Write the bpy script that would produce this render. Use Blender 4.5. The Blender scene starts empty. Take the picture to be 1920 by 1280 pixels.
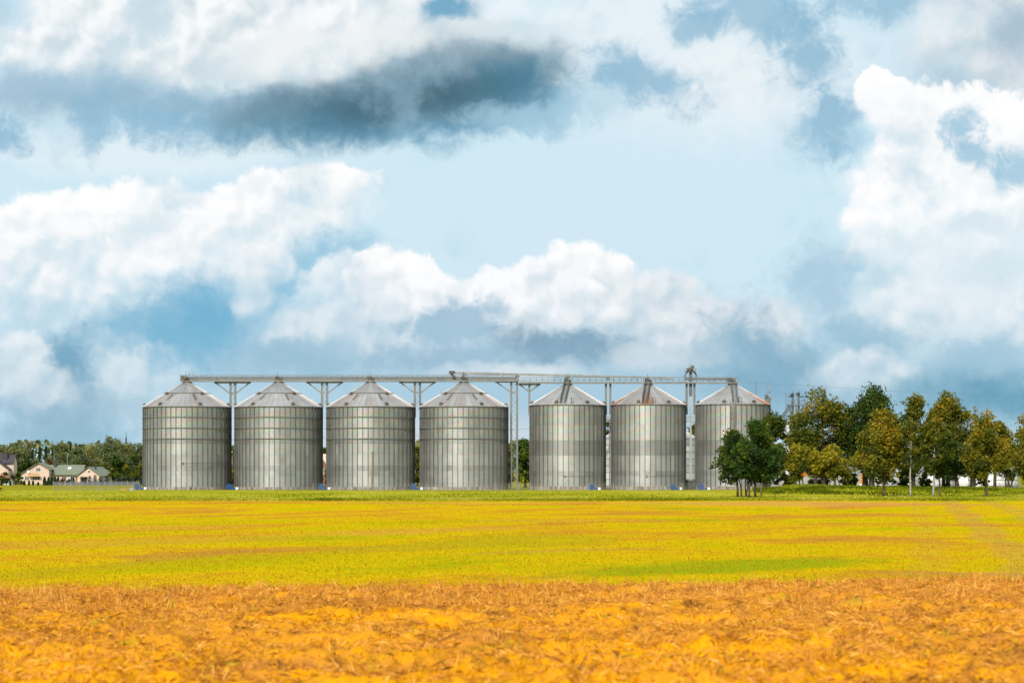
import bpy, bmesh, math, random
import numpy as np
from mathutils import Vector, Matrix

# ------------------------------------------------------------------ camera, sky, sun, exposure
SC = bpy.context.scene
COL = SC.collection
F = 4525.0          # focal length in pixels of a 1920 wide frame
HZ = 883.0          # row of the horizon in that frame
CAMZ = 3.9          # height of the lens above the far plain
EXPO = 0.45

cd = bpy.data.cameras.new('camera')
cam = bpy.data.objects.new('camera', cd)
COL.objects.link(cam)
cam.location = (0, 0, CAMZ)
cam.rotation_euler = (math.radians(90), 0, 0)
cd.sensor_width = 36.0
cd.lens = 36.0 * F / 1920.0
cd.shift_y = (HZ - 640.0) / 1920.0
cd.clip_start = 0.5
cd.clip_end = 30000
cd.dof.use_dof = True
cd.dof.focus_distance = 110.0
cd.dof.aperture_fstop = 2.8
SC.camera = cam

SC.view_settings.view_transform = 'Standard'
SC.view_settings.look = 'None'
SC.view_settings.exposure = EXPO
SC.view_settings.gamma = 1.0
SC.view_settings.use_curve_mapping = False

SUN_AZ = math.radians(-20.0)     # seen from the silos: behind the camera, to its left
SUN_EL = math.radians(40.0)
sl = bpy.data.lights.new('sun', 'SUN')
sl.energy = 3.4
sl.angle = math.radians(0.6)
sl.color = (1.0, 0.95, 0.86)
sun = bpy.data.objects.new('sun', sl)
COL.objects.link(sun)
SUN_DIR = Vector((math.sin(SUN_AZ) * math.cos(SUN_EL), -math.cos(SUN_AZ) * math.cos(SUN_EL), math.sin(SUN_EL)))
sun.rotation_euler = SUN_DIR.to_track_quat('Z', 'Y').to_euler()
sun.location = SUN_DIR * 200


def lin(c):
    return tuple(x / 12.92 if x <= 0.04045 else ((x + 0.055) / 1.055) ** 2.4 for x in c)


class NT:
    """little helper for writing node trees"""
    def __init__(self, tree):
        self.t = tree
        self.n = tree.nodes
        self.l = tree.links

    def node(self, typ, **kw):
        nd = self.n.new(typ)
        for k, v in kw.items():
            setattr(nd, k, v)
        return nd

    def put(self, sock, val):
        if isinstance(val, bpy.types.NodeSocket):
            self.l.new(val, sock)
        elif val is not None:
            if hasattr(sock.default_value, '__len__') and not hasattr(val, '__len__'):
                sock.default_value = [val] * len(sock.default_value)
            elif hasattr(val, '__len__') and len(val) == 3 and len(sock.default_value) == 4:
                sock.default_value = (*val, 1.0)
            else:
                sock.default_value = val

    def m(self, op, a, b=None, c=None, clamp=False):
        nd = self.node('ShaderNodeMath', operation=op)
        nd.use_clamp = clamp
        self.put(nd.inputs[0], a)
        self.put(nd.inputs[1], b)
        self.put(nd.inputs[2], c)
        return nd.outputs[0]

    def v(self, op, a, b=None, c=None, scale=None):
        nd = self.node('ShaderNodeVectorMath', operation=op)
        self.put(nd.inputs[0], a)
        self.put(nd.inputs[1], b)
        self.put(nd.inputs[2], c)
        if scale is not None:
            self.put(nd.inputs['Scale'], scale)
        return nd.outputs['Value'] if op in ('LENGTH', 'DOT_PRODUCT', 'DISTANCE') else nd.outputs[0]

    def rng(self, x, a, b, c=0.0, d=1.0, smooth=False, clamp=True):
        nd = self.node('ShaderNodeMapRange')
        nd.interpolation_type = 'SMOOTHSTEP' if smooth else 'LINEAR'
        nd.clamp = clamp
        for i, q in enumerate((x, a, b, c, d)):
            self.put(nd.inputs[i], q)
        return nd.outputs[0]

    def mix(self, f, a, b, blend='MIX'):
        nd = self.node('ShaderNodeMix', data_type='RGBA', blend_type=blend)
        nd.clamp_factor = True
        self.put(nd.inputs[0], f)
        self.put(nd.inputs[6], a)
        self.put(nd.inputs[7], b)
        return nd.outputs[2]

    def noise(self, vec, scale, detail=4.0, rough=0.55, dist=0.0, out='Fac', dim='3D', lac=2.0, w=None):
        nd = self.node('ShaderNodeTexNoise', noise_dimensions=dim)
        self.put(nd.inputs['Vector'], vec)
        self.put(nd.inputs['Scale'], scale)
        self.put(nd.inputs['Detail'], detail)
        self.put(nd.inputs['Roughness'], rough)
        self.put(nd.inputs['Lacunarity'], lac)
        self.put(nd.inputs['Distortion'], dist)
        return nd.outputs[out] if out in nd.outputs else nd.outputs[0]

    def ramp(self, fac, stops, interp='LINEAR'):
        nd = self.node('ShaderNodeValToRGB')
        r = nd.color_ramp
        r.interpolation = interp
        while len(r.elements) < len(stops):
            r.elements.new(0.5)
        for e, (p, c) in zip(r.elements, stops):
            e.position = p
            e.color = (*c[:3], 1.0)
        self.put(nd.inputs[0], fac)
        return nd.outputs[0]


# ------------------------------------------------------------------ the sky: Nishita air with procedural clouds
def build_world():
    w = bpy.data.worlds.new('World')
    SC.world = w
    w.use_nodes = True
    t = NT(w.node_tree)
    t.n.clear()
    STR = 0.1
    out = t.node('ShaderNodeOutputWorld')
    bg = t.node('ShaderNodeBackground')
    bg.inputs[1].default_value = STR
    t.l.new(bg.outputs[0], out.inputs[0])
    sky = t.node('ShaderNodeTexSky', sky_type='NISHITA')
    sky.sun_disc = False
    sky.sun_elevation = SUN_EL
    sky.sun_rotation = math.atan2(SUN_DIR.x, SUN_DIR.y)
    sky.air_density = 1.0
    sky.dust_density = 1.5
    sky.ozone_density = 1.5

    d = t.v('NORMALIZE', t.node('ShaderNodeTexCoord').outputs['Generated'])
    sep = t.node('ShaderNodeSeparateXYZ')
    t.l.new(d, sep.inputs[0])
    dx, dy, dz = sep.outputs
    K = F / 100.0
    gy = t.m('MAXIMUM', dy, 0.06)
    px = t.m('MULTIPLY_ADD', t.m('DIVIDE', dx, gy), K, 9.6)
    py = t.m('MULTIPLY_ADD', t.m('DIVIDE', dz, gy), -K, HZ / 100.0)
    cmb = t.node('ShaderNodeCombineXYZ')
    t.l.new(px, cmb.inputs[0])
    t.l.new(py, cmb.inputs[1])
    p0 = cmb.outputs[0]
    q = t.v('SCALE', d, scale=K)                 # 1 unit = 100 picture pixels, no seam anywhere

    # warps
    n1 = t.v('SUBTRACT', t.noise(q, 0.55, 3.0, 0.5, out='Color'), (0.5, 0.5, 0.5))
    n2 = t.v('SUBTRACT', t.noise(q, 1.35, 9.0, 0.64, out='Color'), (0.5, 0.5, 0.5))
    nf = t.noise(q, 2.4, 9.0, 0.66, dist=0.5)
    warp = t.v('ADD', t.v('SCALE', n1, scale=0.95), t.v('SCALE', n2, scale=0.72))
    wv = t.v('MULTIPLY', warp, (1.0, 0.8, 0.0))
    p = t.v('ADD', p0, wv)
    # cauliflower lumps and their relief towards the light (up and left)
    n2f = t.v('MULTIPLY', n2, (1.0, 1.0, 0.0))
    def lumps(vec):
        vv = t.v('ADD', vec, t.v('SCALE', n2f, scale=0.55))
        nd = t.node('ShaderNodeTexVoronoi', voronoi_dimensions='2D', feature='SMOOTH_F1')
        nd.normalize = True
        t.put(nd.inputs['Vector'], vv)
        t.put(nd.inputs['Scale'], 1.05)
        t.put(nd.inputs['Detail'], 2.0)
        t.put(nd.inputs['Roughness'], 0.5)
        t.put(nd.inputs['Smoothness'], 0.4)
        return t.m('SUBTRACT', 1.0, nd.outputs['Distance'])
    b0 = lumps(p0)
    b1 = lumps(t.v('ADD', p0, (-0.13, -0.20, 0.0)))
    relief = t.m('SUBTRACT', b0, b1)             # >0 on faces turned to the light
    det = t.m('ADD', t.m('MULTIPLY', t.m('SUBTRACT', b0, 0.62), 1.3), t.m('MULTIPLY', t.m('SUBTRACT', nf, 0.5), 0.75))
    dets = t.m('MULTIPLY', t.m('SUBTRACT', nf, 0.5), 1.1)

    # generic broken cloud all round the sky
    gen = t.noise(q, 0.22, 8.0, 0.58, dist=0.3)
    gmask = t.rng(gen, 0.40, 0.62, smooth=True)
    G = lambda *c: tuple(x / STR / 2 ** EXPO for x in lin(c))
    pale = G(.815, .914, .962)
    white = G(.985, .99, 1.0)
    air = t.mix(0.72, sky.outputs[0], pale)
    col = t.mix(t.m('MULTIPLY', gmask, 0.55), air, G(.90, .945, .97))
    inframe = t.m('MULTIPLY', t.m('MULTIPLY', t.rng(px, -3.0, 0.0), t.rng(px, 22.2, 19.2)), t.rng(py, -4.0, -0.5))
    inframe = t.m('MULTIPLY', inframe, t.rng(dy, 0.3, 0.6))
    col = t.mix(inframe, col, pale)

    def soft(c, r, rot, colour, alpha=1.0, k=0.6, wd=0.75, bottom=None):
        nonlocal col, p
        mp = t.node('ShaderNodeMapping', vector_type='TEXTURE')
        t.put(mp.inputs['Vector'], p)
        mp.inputs['Location'].default_value = (c[0], c[1], 0)
        mp.inputs['Rotation'].default_value = (0, 0, math.radians(rot))
        mp.inputs['Scale'].default_value = (r[0], r[1], 1)
        ln = t.v('LENGTH', mp.outputs[0])
        e = t.m('ADD', t.m('SUBTRACT', 1.0, ln), t.m('MULTIPLY', dets, k))
        m = t.rng(e, 0.0, wd, 0.0, alpha, smooth=True)
        col = t.mix(m, col, G(*colour))
        p = t.v('MULTIPLY_ADD', col, (1e-9, 1e-9, 1e-9), p)     # keeps the layers in order, moves nothing

    def cum(c, r, rot, top, bot, alpha=1.0, k=0.55, w0=0.10, w1=0.9, rel=1.0, yb=0.8):
        """heap cloud: firm lit top, base melting away"""
        nonlocal col, p
        mp = t.node('ShaderNodeMapping', vector_type='TEXTURE')
        t.put(mp.inputs['Vector'], p)
        mp.inputs['Location'].default_value = (c[0], c[1], 0)
        mp.inputs['Rotation'].default_value = (0, 0, math.radians(rot))
        mp.inputs['Scale'].default_value = (r[0], r[1], 1)
        ln = t.v('LENGTH', mp.outputs[0])
        s = t.node('ShaderNodeSeparateXYZ')
        t.l.new(mp.outputs[0], s.inputs[0])
        ly = s.outputs[1]
        e = t.m('ADD', t.m('SUBTRACT', 1.0, ln), t.m('MULTIPLY', det, k))
        wid = t.rng(ly, -0.5, 0.7, w0, w1)
        m = t.rng(e, 0.0, wid, 0.0, alpha, smooth=True)
        g = t.m('ADD', t.rng(ly, -0.75, yb, clamp=False), t.m('MULTIPLY', relief, -2.6 * rel), clamp=True)
        cc = t.mix(g, G(*top), G(*bot))
        col = t.mix(m, col, cc)
        p = t.v('MULTIPLY_ADD', col, (1e-9, 1e-9, 1e-9), p)

    SKYLAYERS(soft, cum)
    mot = t.m('MULTIPLY', t.rng(t.noise(t.v('ADD', q, t.v('SCALE', n2, scale=0.5)), 0.8, 7.0, 0.62), 0.48, 0.72, smooth=True), MOTTLE(t, px, py))
    col = t.mix(mot, col, G(.66, .80, .875))
    t.l.new(col, bg.inputs[0])
    w.cycles.sampling_method = 'MANUAL'
    w.cycles.sample_map_resolution = 256


def MOTTLE(t, px, py):
    a = t.m('MULTIPLY', t.m('SUBTRACT', px, 11.2), 0.26)
    b = t.m('MULTIPLY', t.m('SUBTRACT', py, 3.6), 0.72)
    r = t.m('ADD', t.m('MULTIPLY', a, a), t.m('MULTIPLY', b, b))
    return t.rng(r, 0.5, 1.6, 0.04, 0.40)


def SKYLAYERS(soft, cum):
    W = (1.0, 1.0, 1.0)
    BL = (.49, .70, .825)       # mid blue
    PB = (.68, .82, .895)       # paler blue
    LG = (.915, .94, .955)      # light grey
    TE = (.265, .425, .50)      # dark teal
    # --- brighter veil, upper right middle
    soft((13.4, 1.4), (4.6, 1.9), 0, (.93, .955, .97), 0.9, 0.4, 0.9)
    soft((11.5, 0.4), (2.4, 0.9), 0, (.91, .95, .97), 0.9, 0.6)
    soft((10.5, 4.1), (5.0, 1.6), 0, (.825, .915, .96), 0.9, 0.2, 0.9)
    soft((3.0, 2.85), (5.5, .6), 0, (.89, .945, .97), 0.9, 0.5)
    # --- the low blue-grey air
    soft((3.0, 6.6), (6.0, 2.0), 0, (.66, .80, .88), 0.95, 0.5, 0.9)
    soft((12.0, 7.3), (11.0, 1.5), 0, (.66, .795, .87), 0.95, 0.3, 0.7)
    soft((17.6, 6.4), (3.8, 2.4), 0, (.71, .84, .90), 0.95, 0.5, 0.9)
    soft((18.6, 7.45), (3.6, 1.05), 4, (.44, .645, .745), 1.0, 0.45, 0.9)
    soft((14.3, 6.9), (2.6, 1.2), 20, (.52, .69, .785), 0.95, 0.6, 0.8)
    # --- big cloud along the top left
    cum((4.2, 0.5), (6.8, 1.95), -3, (.975, .985, .99), (.82, .875, .905), 1.0, 0.6, 0.4, 0.8, 1.3, 1.1)
    soft((0.1, 0.2), (.9, .45), 0, (.72, .85, .92), 0.7, 0.9)
    soft((2.7, 0.3), (.7, .8), 0, (.76, .85, .90), 0.8, 0.9)
    soft((4.1, 1.2), (1.2, .4), -20, (.79, .86, .895), 0.75, 0.9)
    soft((2.1, 0.95), (.5, .7), 20, (.80, .87, .91), 0.75, 0.9)
    soft((1.4, 1.75), (3.4, .62), 2, (.645, .765, .845), 0.95, 0.5)
    soft((5.0, 2.25), (3.6, .70), -3, (.56, .74, .84), 0.95, 0.9)
    soft((3.0, 2.0), (4.2, .55), -2, (.57, .715, .80), 0.8, 0.7, 0.9)
    soft((7.6, 2.25), (3.6, .80), -6, (.43, .645, .76), 0.95, 0.9)
    soft((9.9, 1.9), (1.5, .75), -10, (.45, .665, .78), 0.9, 1.0)
    soft((8.4, 1.35), (3.0, 1.2), -12, (.60, .69, .745), 0.95, 0.3, 0.9)
    soft((5.8, 1.85), (2.9, .65), -8, (.50, .62, .69), 0.9, 0.4, 0.9)
    soft((7.5, 1.85), (4.5, 1.05), -9, TE, 1.0, 0.15, 1.0)
    soft((9.6, 1.40), (1.6, .80), -18, (.30, .50, .595), 0.9, 0.35, 0.8)
    soft((8.1, 1.75), (2.2, .48), -11, (.30, .43, .485), 0.8, 0.2, 0.9)
    soft((6.0, 0.85), (2.6, .72), -9, (.94, .955, .96), 0.95, 0.45, 0.8)
    soft((7.6, .75), (.8, .5), 10, (.92, .94, .95), 0.8, 0.5, 0.7)
    soft((9.2, .55), (1.3, .40), 8, (.85, .90, .925), 0.9, 0.6, 0.7)
    soft((9.4, .95), (.9, .4), 0, (.50, .61, .67), 0.6, 0.4, 0.9)
    soft((8.35, 0.12), (.75, .36), 0, (.44, .66, .78), 0.95, 0.9)
    soft((9.4, 0.15), (.9, .3), 0, (.92, .96, .985), 0.9, 0.7)
    # --- torn blue scraps
    for c, r, rot, a in (((.1, 2.55), (.7, .5), 0, .9), ((1.75, 2.3), (.62, .75), 20, .75), ((2.9, 2.35), (1.2, .5), 0, .75),
                         ((11.3, 1.85), (1.0, .7), 0, .6), ((12.0, 1.5), (1.35, .72), 24, .9), ((12.95, .42), (.85, .45), 0, .8),
                         ((14.2, .25), (1.9, .8), 14, .8), ((15.1, .95), (.85, 1.2), -30, .88), ((16.8, .05), (2.3, .55), 0, .8),
                         ((15.55, 2.35), (1.0, 1.0), 0, .9), ((16.2, 2.55), (.6, .4), 30, .6), ((10.0, 2.15), (1.6, .5), 0, .7)):
        soft(c, r, rot, (.565, .735, .835) if a > .7 else PB, a, 1.4, 0.75)
    # --- cloud in the upper right corner
    cum((18.6, .9), (2.1, 1.7), 20, (.90, .92, .93), (.78, .84, .875), .95, 0.6, 0.6, 0.9)
    soft((19.0, .55), (.9, .95), 20, (.64, .74, .81), 0.85, 0.9, .9)
    soft((17.6, .35), (.7, .6), 0, (.92, .95, .97), 0.7, 0.9)
    soft((18.3, 1.8), (1.9, .5), 25, (.69, .80, .865), 0.85, 0.7)
    # --- heap cloud on the right
    soft((17.8, 5.3), (3.0, 2.0), 0, (.91, .945, .965), 0.9, 0.6, 0.9)
    cum((18.3, 2.75), (2.2, 1.15), 20, W, (.95, .97, .985), 1.0, 0.55, 0.12, 0.7)
    cum((16.6, 1.95), (.58, .66), -8, W, (.96, .975, .99), 1.0, 0.4, 0.09, 0.8)
    cum((18.0, 3.75), (2.3, 1.6), 0, W, (.91, .95, .975), 1.0, 0.6, 0.3, 0.9)
    cum((16.55, 4.35), (1.0, .8), 10, W, (.91, .95, .975), 1.0, 0.5, 0.15, 0.9)
    soft((18.1, 2.35), (.55, .5), -35, (.60, .77, .865), 0.85, 1.6, 0.8)
    soft((18.35, 2.85), (.75, .4), 30, (.60, .77, .865), 0.85, 1.6, 0.8)
    soft((19.1, 3.2), (.6, .55), 35, (.60, .77, .865), 0.8, 1.6, 0.8)
    cum((15.98, 4.95), (.4, .5), 20, (.97, .98, .99), PB, .9, 0.6, 0.2, 0.9)
    soft((15.3, 5.3), (1.0, 1.3), -15, (.63, .775, .86), 0.75, 1.0, 0.9)
    soft((16.7, 5.2), (1.0, .4), 0, (.75, .86, .915), 0.7, 0.9, 0.8)
    cum((17.2, 5.85), (1.3, .8), 0, (.94, .96, .972), (.80, .88, .925), .85, 0.6, 0.5, 0.9)
    cum((19.0, 6.1), (.8, .8), 0, (.92, .95, .97), (.74, .84, .9), .8, 0.6, 0.3, 0.9)
    soft((16.3, 6.35), (1.4, .6), 0, (.60, .755, .84), 0.85, 1.0, 0.8)
    soft((18.4, 6.7), (1.3, .6), 0, (.62, .77, .85), 0.8, 1.0, 0.8)
    cum((16.1, 7.0), (1.2, .6), 0, (.88, .92, .945), (.70, .81, .87), .85, 0.7, 0.5, 0.9)
    for c, r, rot in (((17.3, 3.3), (.8, .4), 20), ((18.5, 4.2), (1.2, .45), 0), ((17.0, 4.6), (.9, .4), 0), ((17.0, 2.5), (.5, .4), 0), ((18.6, 5.0), (1.2, .5), 0)):
        soft(c, r, rot, (.82, .895, .935), 0.7, 1.5, 0.9)
    # --- heap cloud on the left
    cum((4.9, 4.4), (2.4, 1.15), -14, W, (.86, .915, .945), 1.0, 0.5, 0.14, 0.8)
    cum((1.7, 4.65), (2.8, 1.25), -8, W, (.87, .925, .95), 1.0, 0.5, 0.16, 0.8)
    soft((3.3, 3.45), (.9, .22), 0, (.80, .895, .94), .6, 0.9, .8)
    cum((1.2, 5.3), (2.6, 1.2), 0, (.98, .985, .99), (.80, .89, .935), .95, 0.6, 0.5, 0.9)
    cum((3.8, 4.9), (2.6, 1.0), -10, (.98, .985, .99), (.84, .91, .95), .95, 0.6, 0.5, 0.9)
    soft((6.6, 4.8), (1.2, .9), 0, (.63, .80, .89), 0.85, 0.9, .9)
    soft((3.7, 6.0), (2.6, 1.15), -10, (.43, .69, .82), 0.97, 0.7, 0.9)
    soft((5.4, 5.1), (1.9, .6), -20, (.56, .765, .865), 0.8, 0.9, .8)
    soft((2.4, 6.5), (2.0, 1.0), 0, (.52, .735, .85), 0.7, 0.7, 0.9)
    cum((4.65, 5.55), (.48, .85), -8, (.92, .945, .96), (.74, .85, .905), .9, 0.7, 0.5, 0.9)
    cum((5.2, 5.0), (.38, .5), 0, (.93, .955, .97), (.8, .88, .93), .8, 0.7, 0.5, 0.9)
    soft((3.1, 6.35), (2.2, .8), -8, (.50, .725, .84), 0.7, 0.9, 0.9)
    for c, r, rot in (((2.7, 4.25), (1.1, .4), -15), ((4.6, 4.45), (1.3, .38), -18), ((1.0, 4.75), (1.2, .4), 0), ((5.6, 3.85), (.8, .45), -30), ((3.3, 3.75), (.6, .3), 0)):
        soft(c, r, rot, (.82, .895, .935), 0.7, 1.5, 0.9)
    # --- middle heap cloud
    cum((6.2, 5.35), (.9, .6), -15, (.94, .965, .98), (.80, .88, .93), .85, 0.7, 0.3, 0.9)
    cum((14.0, 6.1), (1.6, .8), 20, (.88, .92, .94), (.70, .80, .86), .9, 0.7, 0.4, 0.9)
    cum((11.0, 5.35), (1.0, .8), 0, W, (.84, .89, .92), 1.0, 0.55, 0.16, 0.8)
    cum((7.5, 5.5), (1.0, 1.0), -10, W, (.84, .89, .92), 1.0, 0.55, 0.14, 0.8)
    cum((12.7, 6.05), (2.4, .9), 10, (.92, .94, .955), (.72, .815, .87), 1.0, 0.6, 0.25, 0.9)
    cum((9.3, 5.9), (2.5, .95), 0, (.985, .99, 1.0), (.80, .86, .90), 1.0, 0.6, 0.2, 0.9)
    cum((6.4, 6.3), (2.0, .85), 0, (.88, .92, .945), (.66, .785, .86), .9, 0.6, 0.6, 0.9)
    cum((10.0, 6.55), (3.4, .7), 0, (.86, .905, .93), (.68, .795, .86), .85, 0.6, 0.7, 0.9)
    soft((8.5, 6.0), (1.1, .58), -10, (.62, .755, .84), 0.9, 1.2, 0.6)
    soft((10.6, 6.5), (2.0, .52), 4, (.50, .645, .74), 0.95, 1.0, 0.7)
    soft((8.4, 6.7), (2.2, .42), 0, (.60, .735, .82), 0.85, 0.8, 0.8)
    soft((5.6, 6.8), (2.2, .55), 0, (.60, .75, .835), 0.85, 0.7, 0.8)
    soft((14.2, 6.45), (1.7, 1.05), 35, (.52, .69, .785), 0.9, 1.0, 0.9)
    soft((9.6, 7.0), (2.0, .25), 0, (.88, .915, .935), 0.75, 0.6, 0.7)
    soft((12.3, 6.75), (1.3, .4), 0, (.84, .885, .915), 0.7, 0.8, 0.7)
    # --- lower left
    cum((2.2, 7.1), (1.4, 1.0), 0, (.87, .92, .945), (.74, .84, .895), .85, 0.8, 0.6, 0.9)
    soft((.9, 7.75), (2.2, .9), 0, (.58, .725, .81), 0.95, 0.8, 0.8)
    soft((1.1, 6.85), (.8, 1.0), 25, (.47, .66, .765), 0.95, 0.8, 0.6)
    cum((.5, 6.6), (.75, .55), 10, (.91, .945, .965), (.76, .85, .90), 1.0, 0.5, 0.3, 0.9)
    cum((.55, 7.25), (1.1, .65), 0, (.87, .915, .94), (.70, .81, .87), .9, 0.6, 0.5, 0.9)
    soft((2.9, 7.7), (1.3, .45), 0, (.70, .81, .87), 0.7, 0.8, 0.8)
    # --- light band just over the land
    soft((8.0, 8.3), (6.0, .9), 0, (.80, .845, .885), 0.9, 0.2, 0.9)
    soft((1.3, 8.25), (2.8, .45), 0, (.56, .725, .81), 0.8, 0.3, 0.8)


build_world()

# ------------------------------------------------------------------ helpers
SC.cycles.use_adaptive_sampling = True
SC.cycles.adaptive_min_samples = 20
SC.cycles.adaptive_threshold = 0.015
SC.cycles.max_bounces = 6
SC.cycles.diffuse_bounces = 3
SC.cycles.glossy_bounces = 3
SC.cycles.transmission_bounces = 3
SC.cycles.transparent_max_bounces = 4
SC.cycles.caustics_reflective = False
SC.cycles.caustics_refractive = False
SC.cycles.use_denoising = True
SC.cycles.denoiser = "OPENIMAGEDENOISE"
SC.cycles.denoising_input_passes = "RGB_ALBEDO_NORMAL"
SC.cycles.denoising_prefilter = "ACCURATE"
PI = math.pi


def AX(px, Y):
    return (px - 960.0) / F * Y


def AZ(py, Y):
    return CAMZ - (py - HZ) / F * Y


def GY(py):
    """distance at which flat ground shows on a row"""
    return CAMZ * F / (py - HZ)


class MB:
    """collects boxes, tubes and sheets and links them as ONE mesh object"""
    def __init__(self):
        self.v = []
        self.f = []

    def add(self, vs, fs):
        o = len(self.v)
        self.v += [tuple(q) for q in vs]
        self.f += [tuple(i + o for i in q) for q in fs]
        return self

    def box(self, x0, x1, y0, y1, z0, z1):
        vs = [(x, y, z) for z in (z0, z1) for y in (y0, y1) for x in (x0, x1)]
        return self.add(vs, [(0, 2, 3, 1), (4, 5, 7, 6), (0, 1, 5, 4), (2, 6, 7, 3), (0, 4, 6, 2), (1, 3, 7, 5)])

    def bar(self, a, b, w, h=None, up=(0, 0, 1)):
        """rectangular bar from a to b"""
        h = h or w
        a, b = Vector(a), Vector(b)
        d = (b - a).normalized()
        u = Vector(up)
        if abs(d.dot(u)) > 0.98:
            u = Vector((0, 1, 0))
        s = d.cross(u).normalized() * w / 2
        t = s.cross(d).normalized() * h / 2
        vs = [a - s - t, a + s - t, a + s + t, a - s + t, b - s - t, b + s - t, b + s + t, b - s + t]
        return self.add(vs, [(0, 3, 2, 1), (4, 5, 6, 7), (0, 1, 5, 4), (1, 2, 6, 5), (2, 3, 7, 6), (3, 0, 4, 7)])

    def tube(self, pts, radii, n=6, cap=True):
        pts = [Vector(p) for p in pts]
        if not hasattr(radii, '__len__'):
            radii = [radii] * len(pts)
        o = len(self.v)
        ref = None
        for i, p in enumerate(pts):
            d = (pts[min(i + 1, len(pts) - 1)] - pts[max(i - 1, 0)]).normalized()
            u = Vector((0, 0, 1)) if abs(d.z) < 0.9 else Vector((1, 0, 0))
            s = d.cross(u).normalized()
            if ref is not None and s.dot(ref) < 0:
                s = -s
            ref = s
            t = s.cross(d)
            for k in range(n):
                a = 2 * PI * k / n
                self.v.append(tuple(p + (s * math.cos(a) + t * math.sin(a)) * radii[i]))
        for i in range(len(pts) - 1):
            for k in range(n):
                k2 = (k + 1) % n
                self.f.append((o + i * n + k, o + i * n + k2, o + (i + 1) * n + k2, o + (i + 1) * n + k))
        if cap:
            self.f.append(tuple(o + k for k in range(n))[::-1])
            self.f.append(tuple(o + (len(pts) - 1) * n + k for k in range(n)))
        return self

    def lathe(self, prof, n=32, c=(0, 0), a0=0.0, a1=2 * PI):
        """profile of (r, z) turned round a vertical axis"""
        full = abs(a1 - a0 - 2 * PI) < 1e-6
        m = n if full else n + 1
        o = len(self.v)
        for r, z in prof:
            for k in range(m):
                a = a0 + (a1 - a0) * k / n
                self.v.append((c[0] + r * math.sin(a), c[1] - r * math.cos(a), z))
        for i in range(len(prof) - 1):
            for k in range(n):
                k2 = (k + 1) % m
                self.f.append((o + i * m + k, o + i * m + k2, o + (i + 1) * m + k2, o + (i + 1) * m + k))
        return self

    def mesh(self, name, mat, smooth=False):
        me = bpy.data.meshes.new(name)
        me.from_pydata(self.v, [], self.f)
        if mat:
            me.materials.append(mat)
        if smooth:
            for p in me.polygons:
                p.use_smooth = True
        me.update()
        return me

    def build(self, name, mat, parent=None, smooth=False):
        return link(name, self.mesh(name, mat, smooth), parent)


def link(name, me, parent=None):
    o = bpy.data.objects.new(name, me)
    COL.objects.link(o)
    if parent is not None:
        o.parent = parent
    return o


def tag(o, label=None, cat=None, group=None, kind=None):
    if label:
        o['label'] = label
    if cat:
        o['category'] = cat
    if group:
        o['group'] = group
    if kind:
        o['kind'] = kind
    return o


def thing(name, label, cat, loc=(0, 0, 0), rz=0.0, group=None):
    o = bpy.data.objects.new(name, None)
    o.empty_display_size = 0.5
    COL.objects.link(o)
    o.location = loc
    o.rotation_euler = (0, 0, rz)
    return tag(o, label, cat, group)


def copy_thing(o, label, loc, rz=0.0, parent=None):
    c = o.copy()
    COL.objects.link(c)
    if parent is None:
        c.location = loc
        c.rotation_euler = (0, 0, rz)
        c['label'] = label
    else:
        c.parent = parent
    for ch in list(o.children):
        copy_thing(ch, None, None, 0, c)
    return c


def quad_mesh(name, V, mat, tint=None):
    """V: (n, 4, 3) loose quads; tint: (n,) face attribute"""
    n = len(V)
    k = V.shape[1]
    me = bpy.data.meshes.new(name)
    me.vertices.add(n * k)
    me.vertices.foreach_set('co', V.astype(np.float32).ravel())
    me.loops.add(n * k)
    me.loops.foreach_set('vertex_index', np.arange(n * k, dtype=np.int32))
    me.polygons.add(n)
    me.polygons.foreach_set('loop_start', np.arange(0, n * k, k, dtype=np.int32))
    if tint is not None:
        a = me.attributes.new('tint', 'FLOAT', 'FACE')
        a.data.foreach_set('value', tint.astype(np.float32))
    me.materials.append(mat)
    me.update(calc_edges=True)
    return me


def grid_mesh(name, P, mat, smooth=True):
    """P: (rows, cols, 3)"""
    r, c, _ = P.shape
    me = bpy.data.meshes.new(name)
    me.vertices.add(r * c)
    me.vertices.foreach_set('co', P.astype(np.float32).ravel())
    i = np.arange(r * c).reshape(r, c)
    q = np.stack([i[:-1, :-1], i[:-1, 1:], i[1:, 1:], i[1:, :-1]], -1).reshape(-1, 4)
    n = len(q)
    me.loops.add(n * 4)
    me.loops.foreach_set('vertex_index', q.astype(np.int32).ravel())
    me.polygons.add(n)
    me.polygons.foreach_set('loop_start', np.arange(0, n * 4, 4, dtype=np.int32))
    me.polygons.foreach_set('use_smooth', np.full(n, smooth))
    me.materials.append(mat)
    me.update(calc_edges=True)
    return me


def vnoise(x, y, seed=0):
    """smooth value noise in 0..1, vectorised"""
    xi = np.floor(x).astype(np.int64)
    yi = np.floor(y).astype(np.int64)
    fx, fy = x - xi, y - yi
    fx = fx * fx * (3 - 2 * fx)
    fy = fy * fy * (3 - 2 * fy)

    def h(a, b):
        n = (a * 374761393 + b * 668265263 + seed * 974634541) & 0xffffffff
        n = ((n ^ (n >> 13)) * 1274126177) & 0xffffffff
        return ((n ^ (n >> 16)) & 0xffff) / 65535.0
    return (h(xi, yi) * (1 - fx) * (1 - fy) + h(xi + 1, yi) * fx * (1 - fy)
            + h(xi, yi + 1) * (1 - fx) * fy + h(xi + 1, yi + 1) * fx * fy)


# ------------------------------------------------------------------ materials
def new_mat(name):
    m = bpy.data.materials.new(name)
    m.use_nodes = True
    t = NT(m.node_tree)
    b = t.n['Principled BSDF']
    return m, t, b


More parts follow.
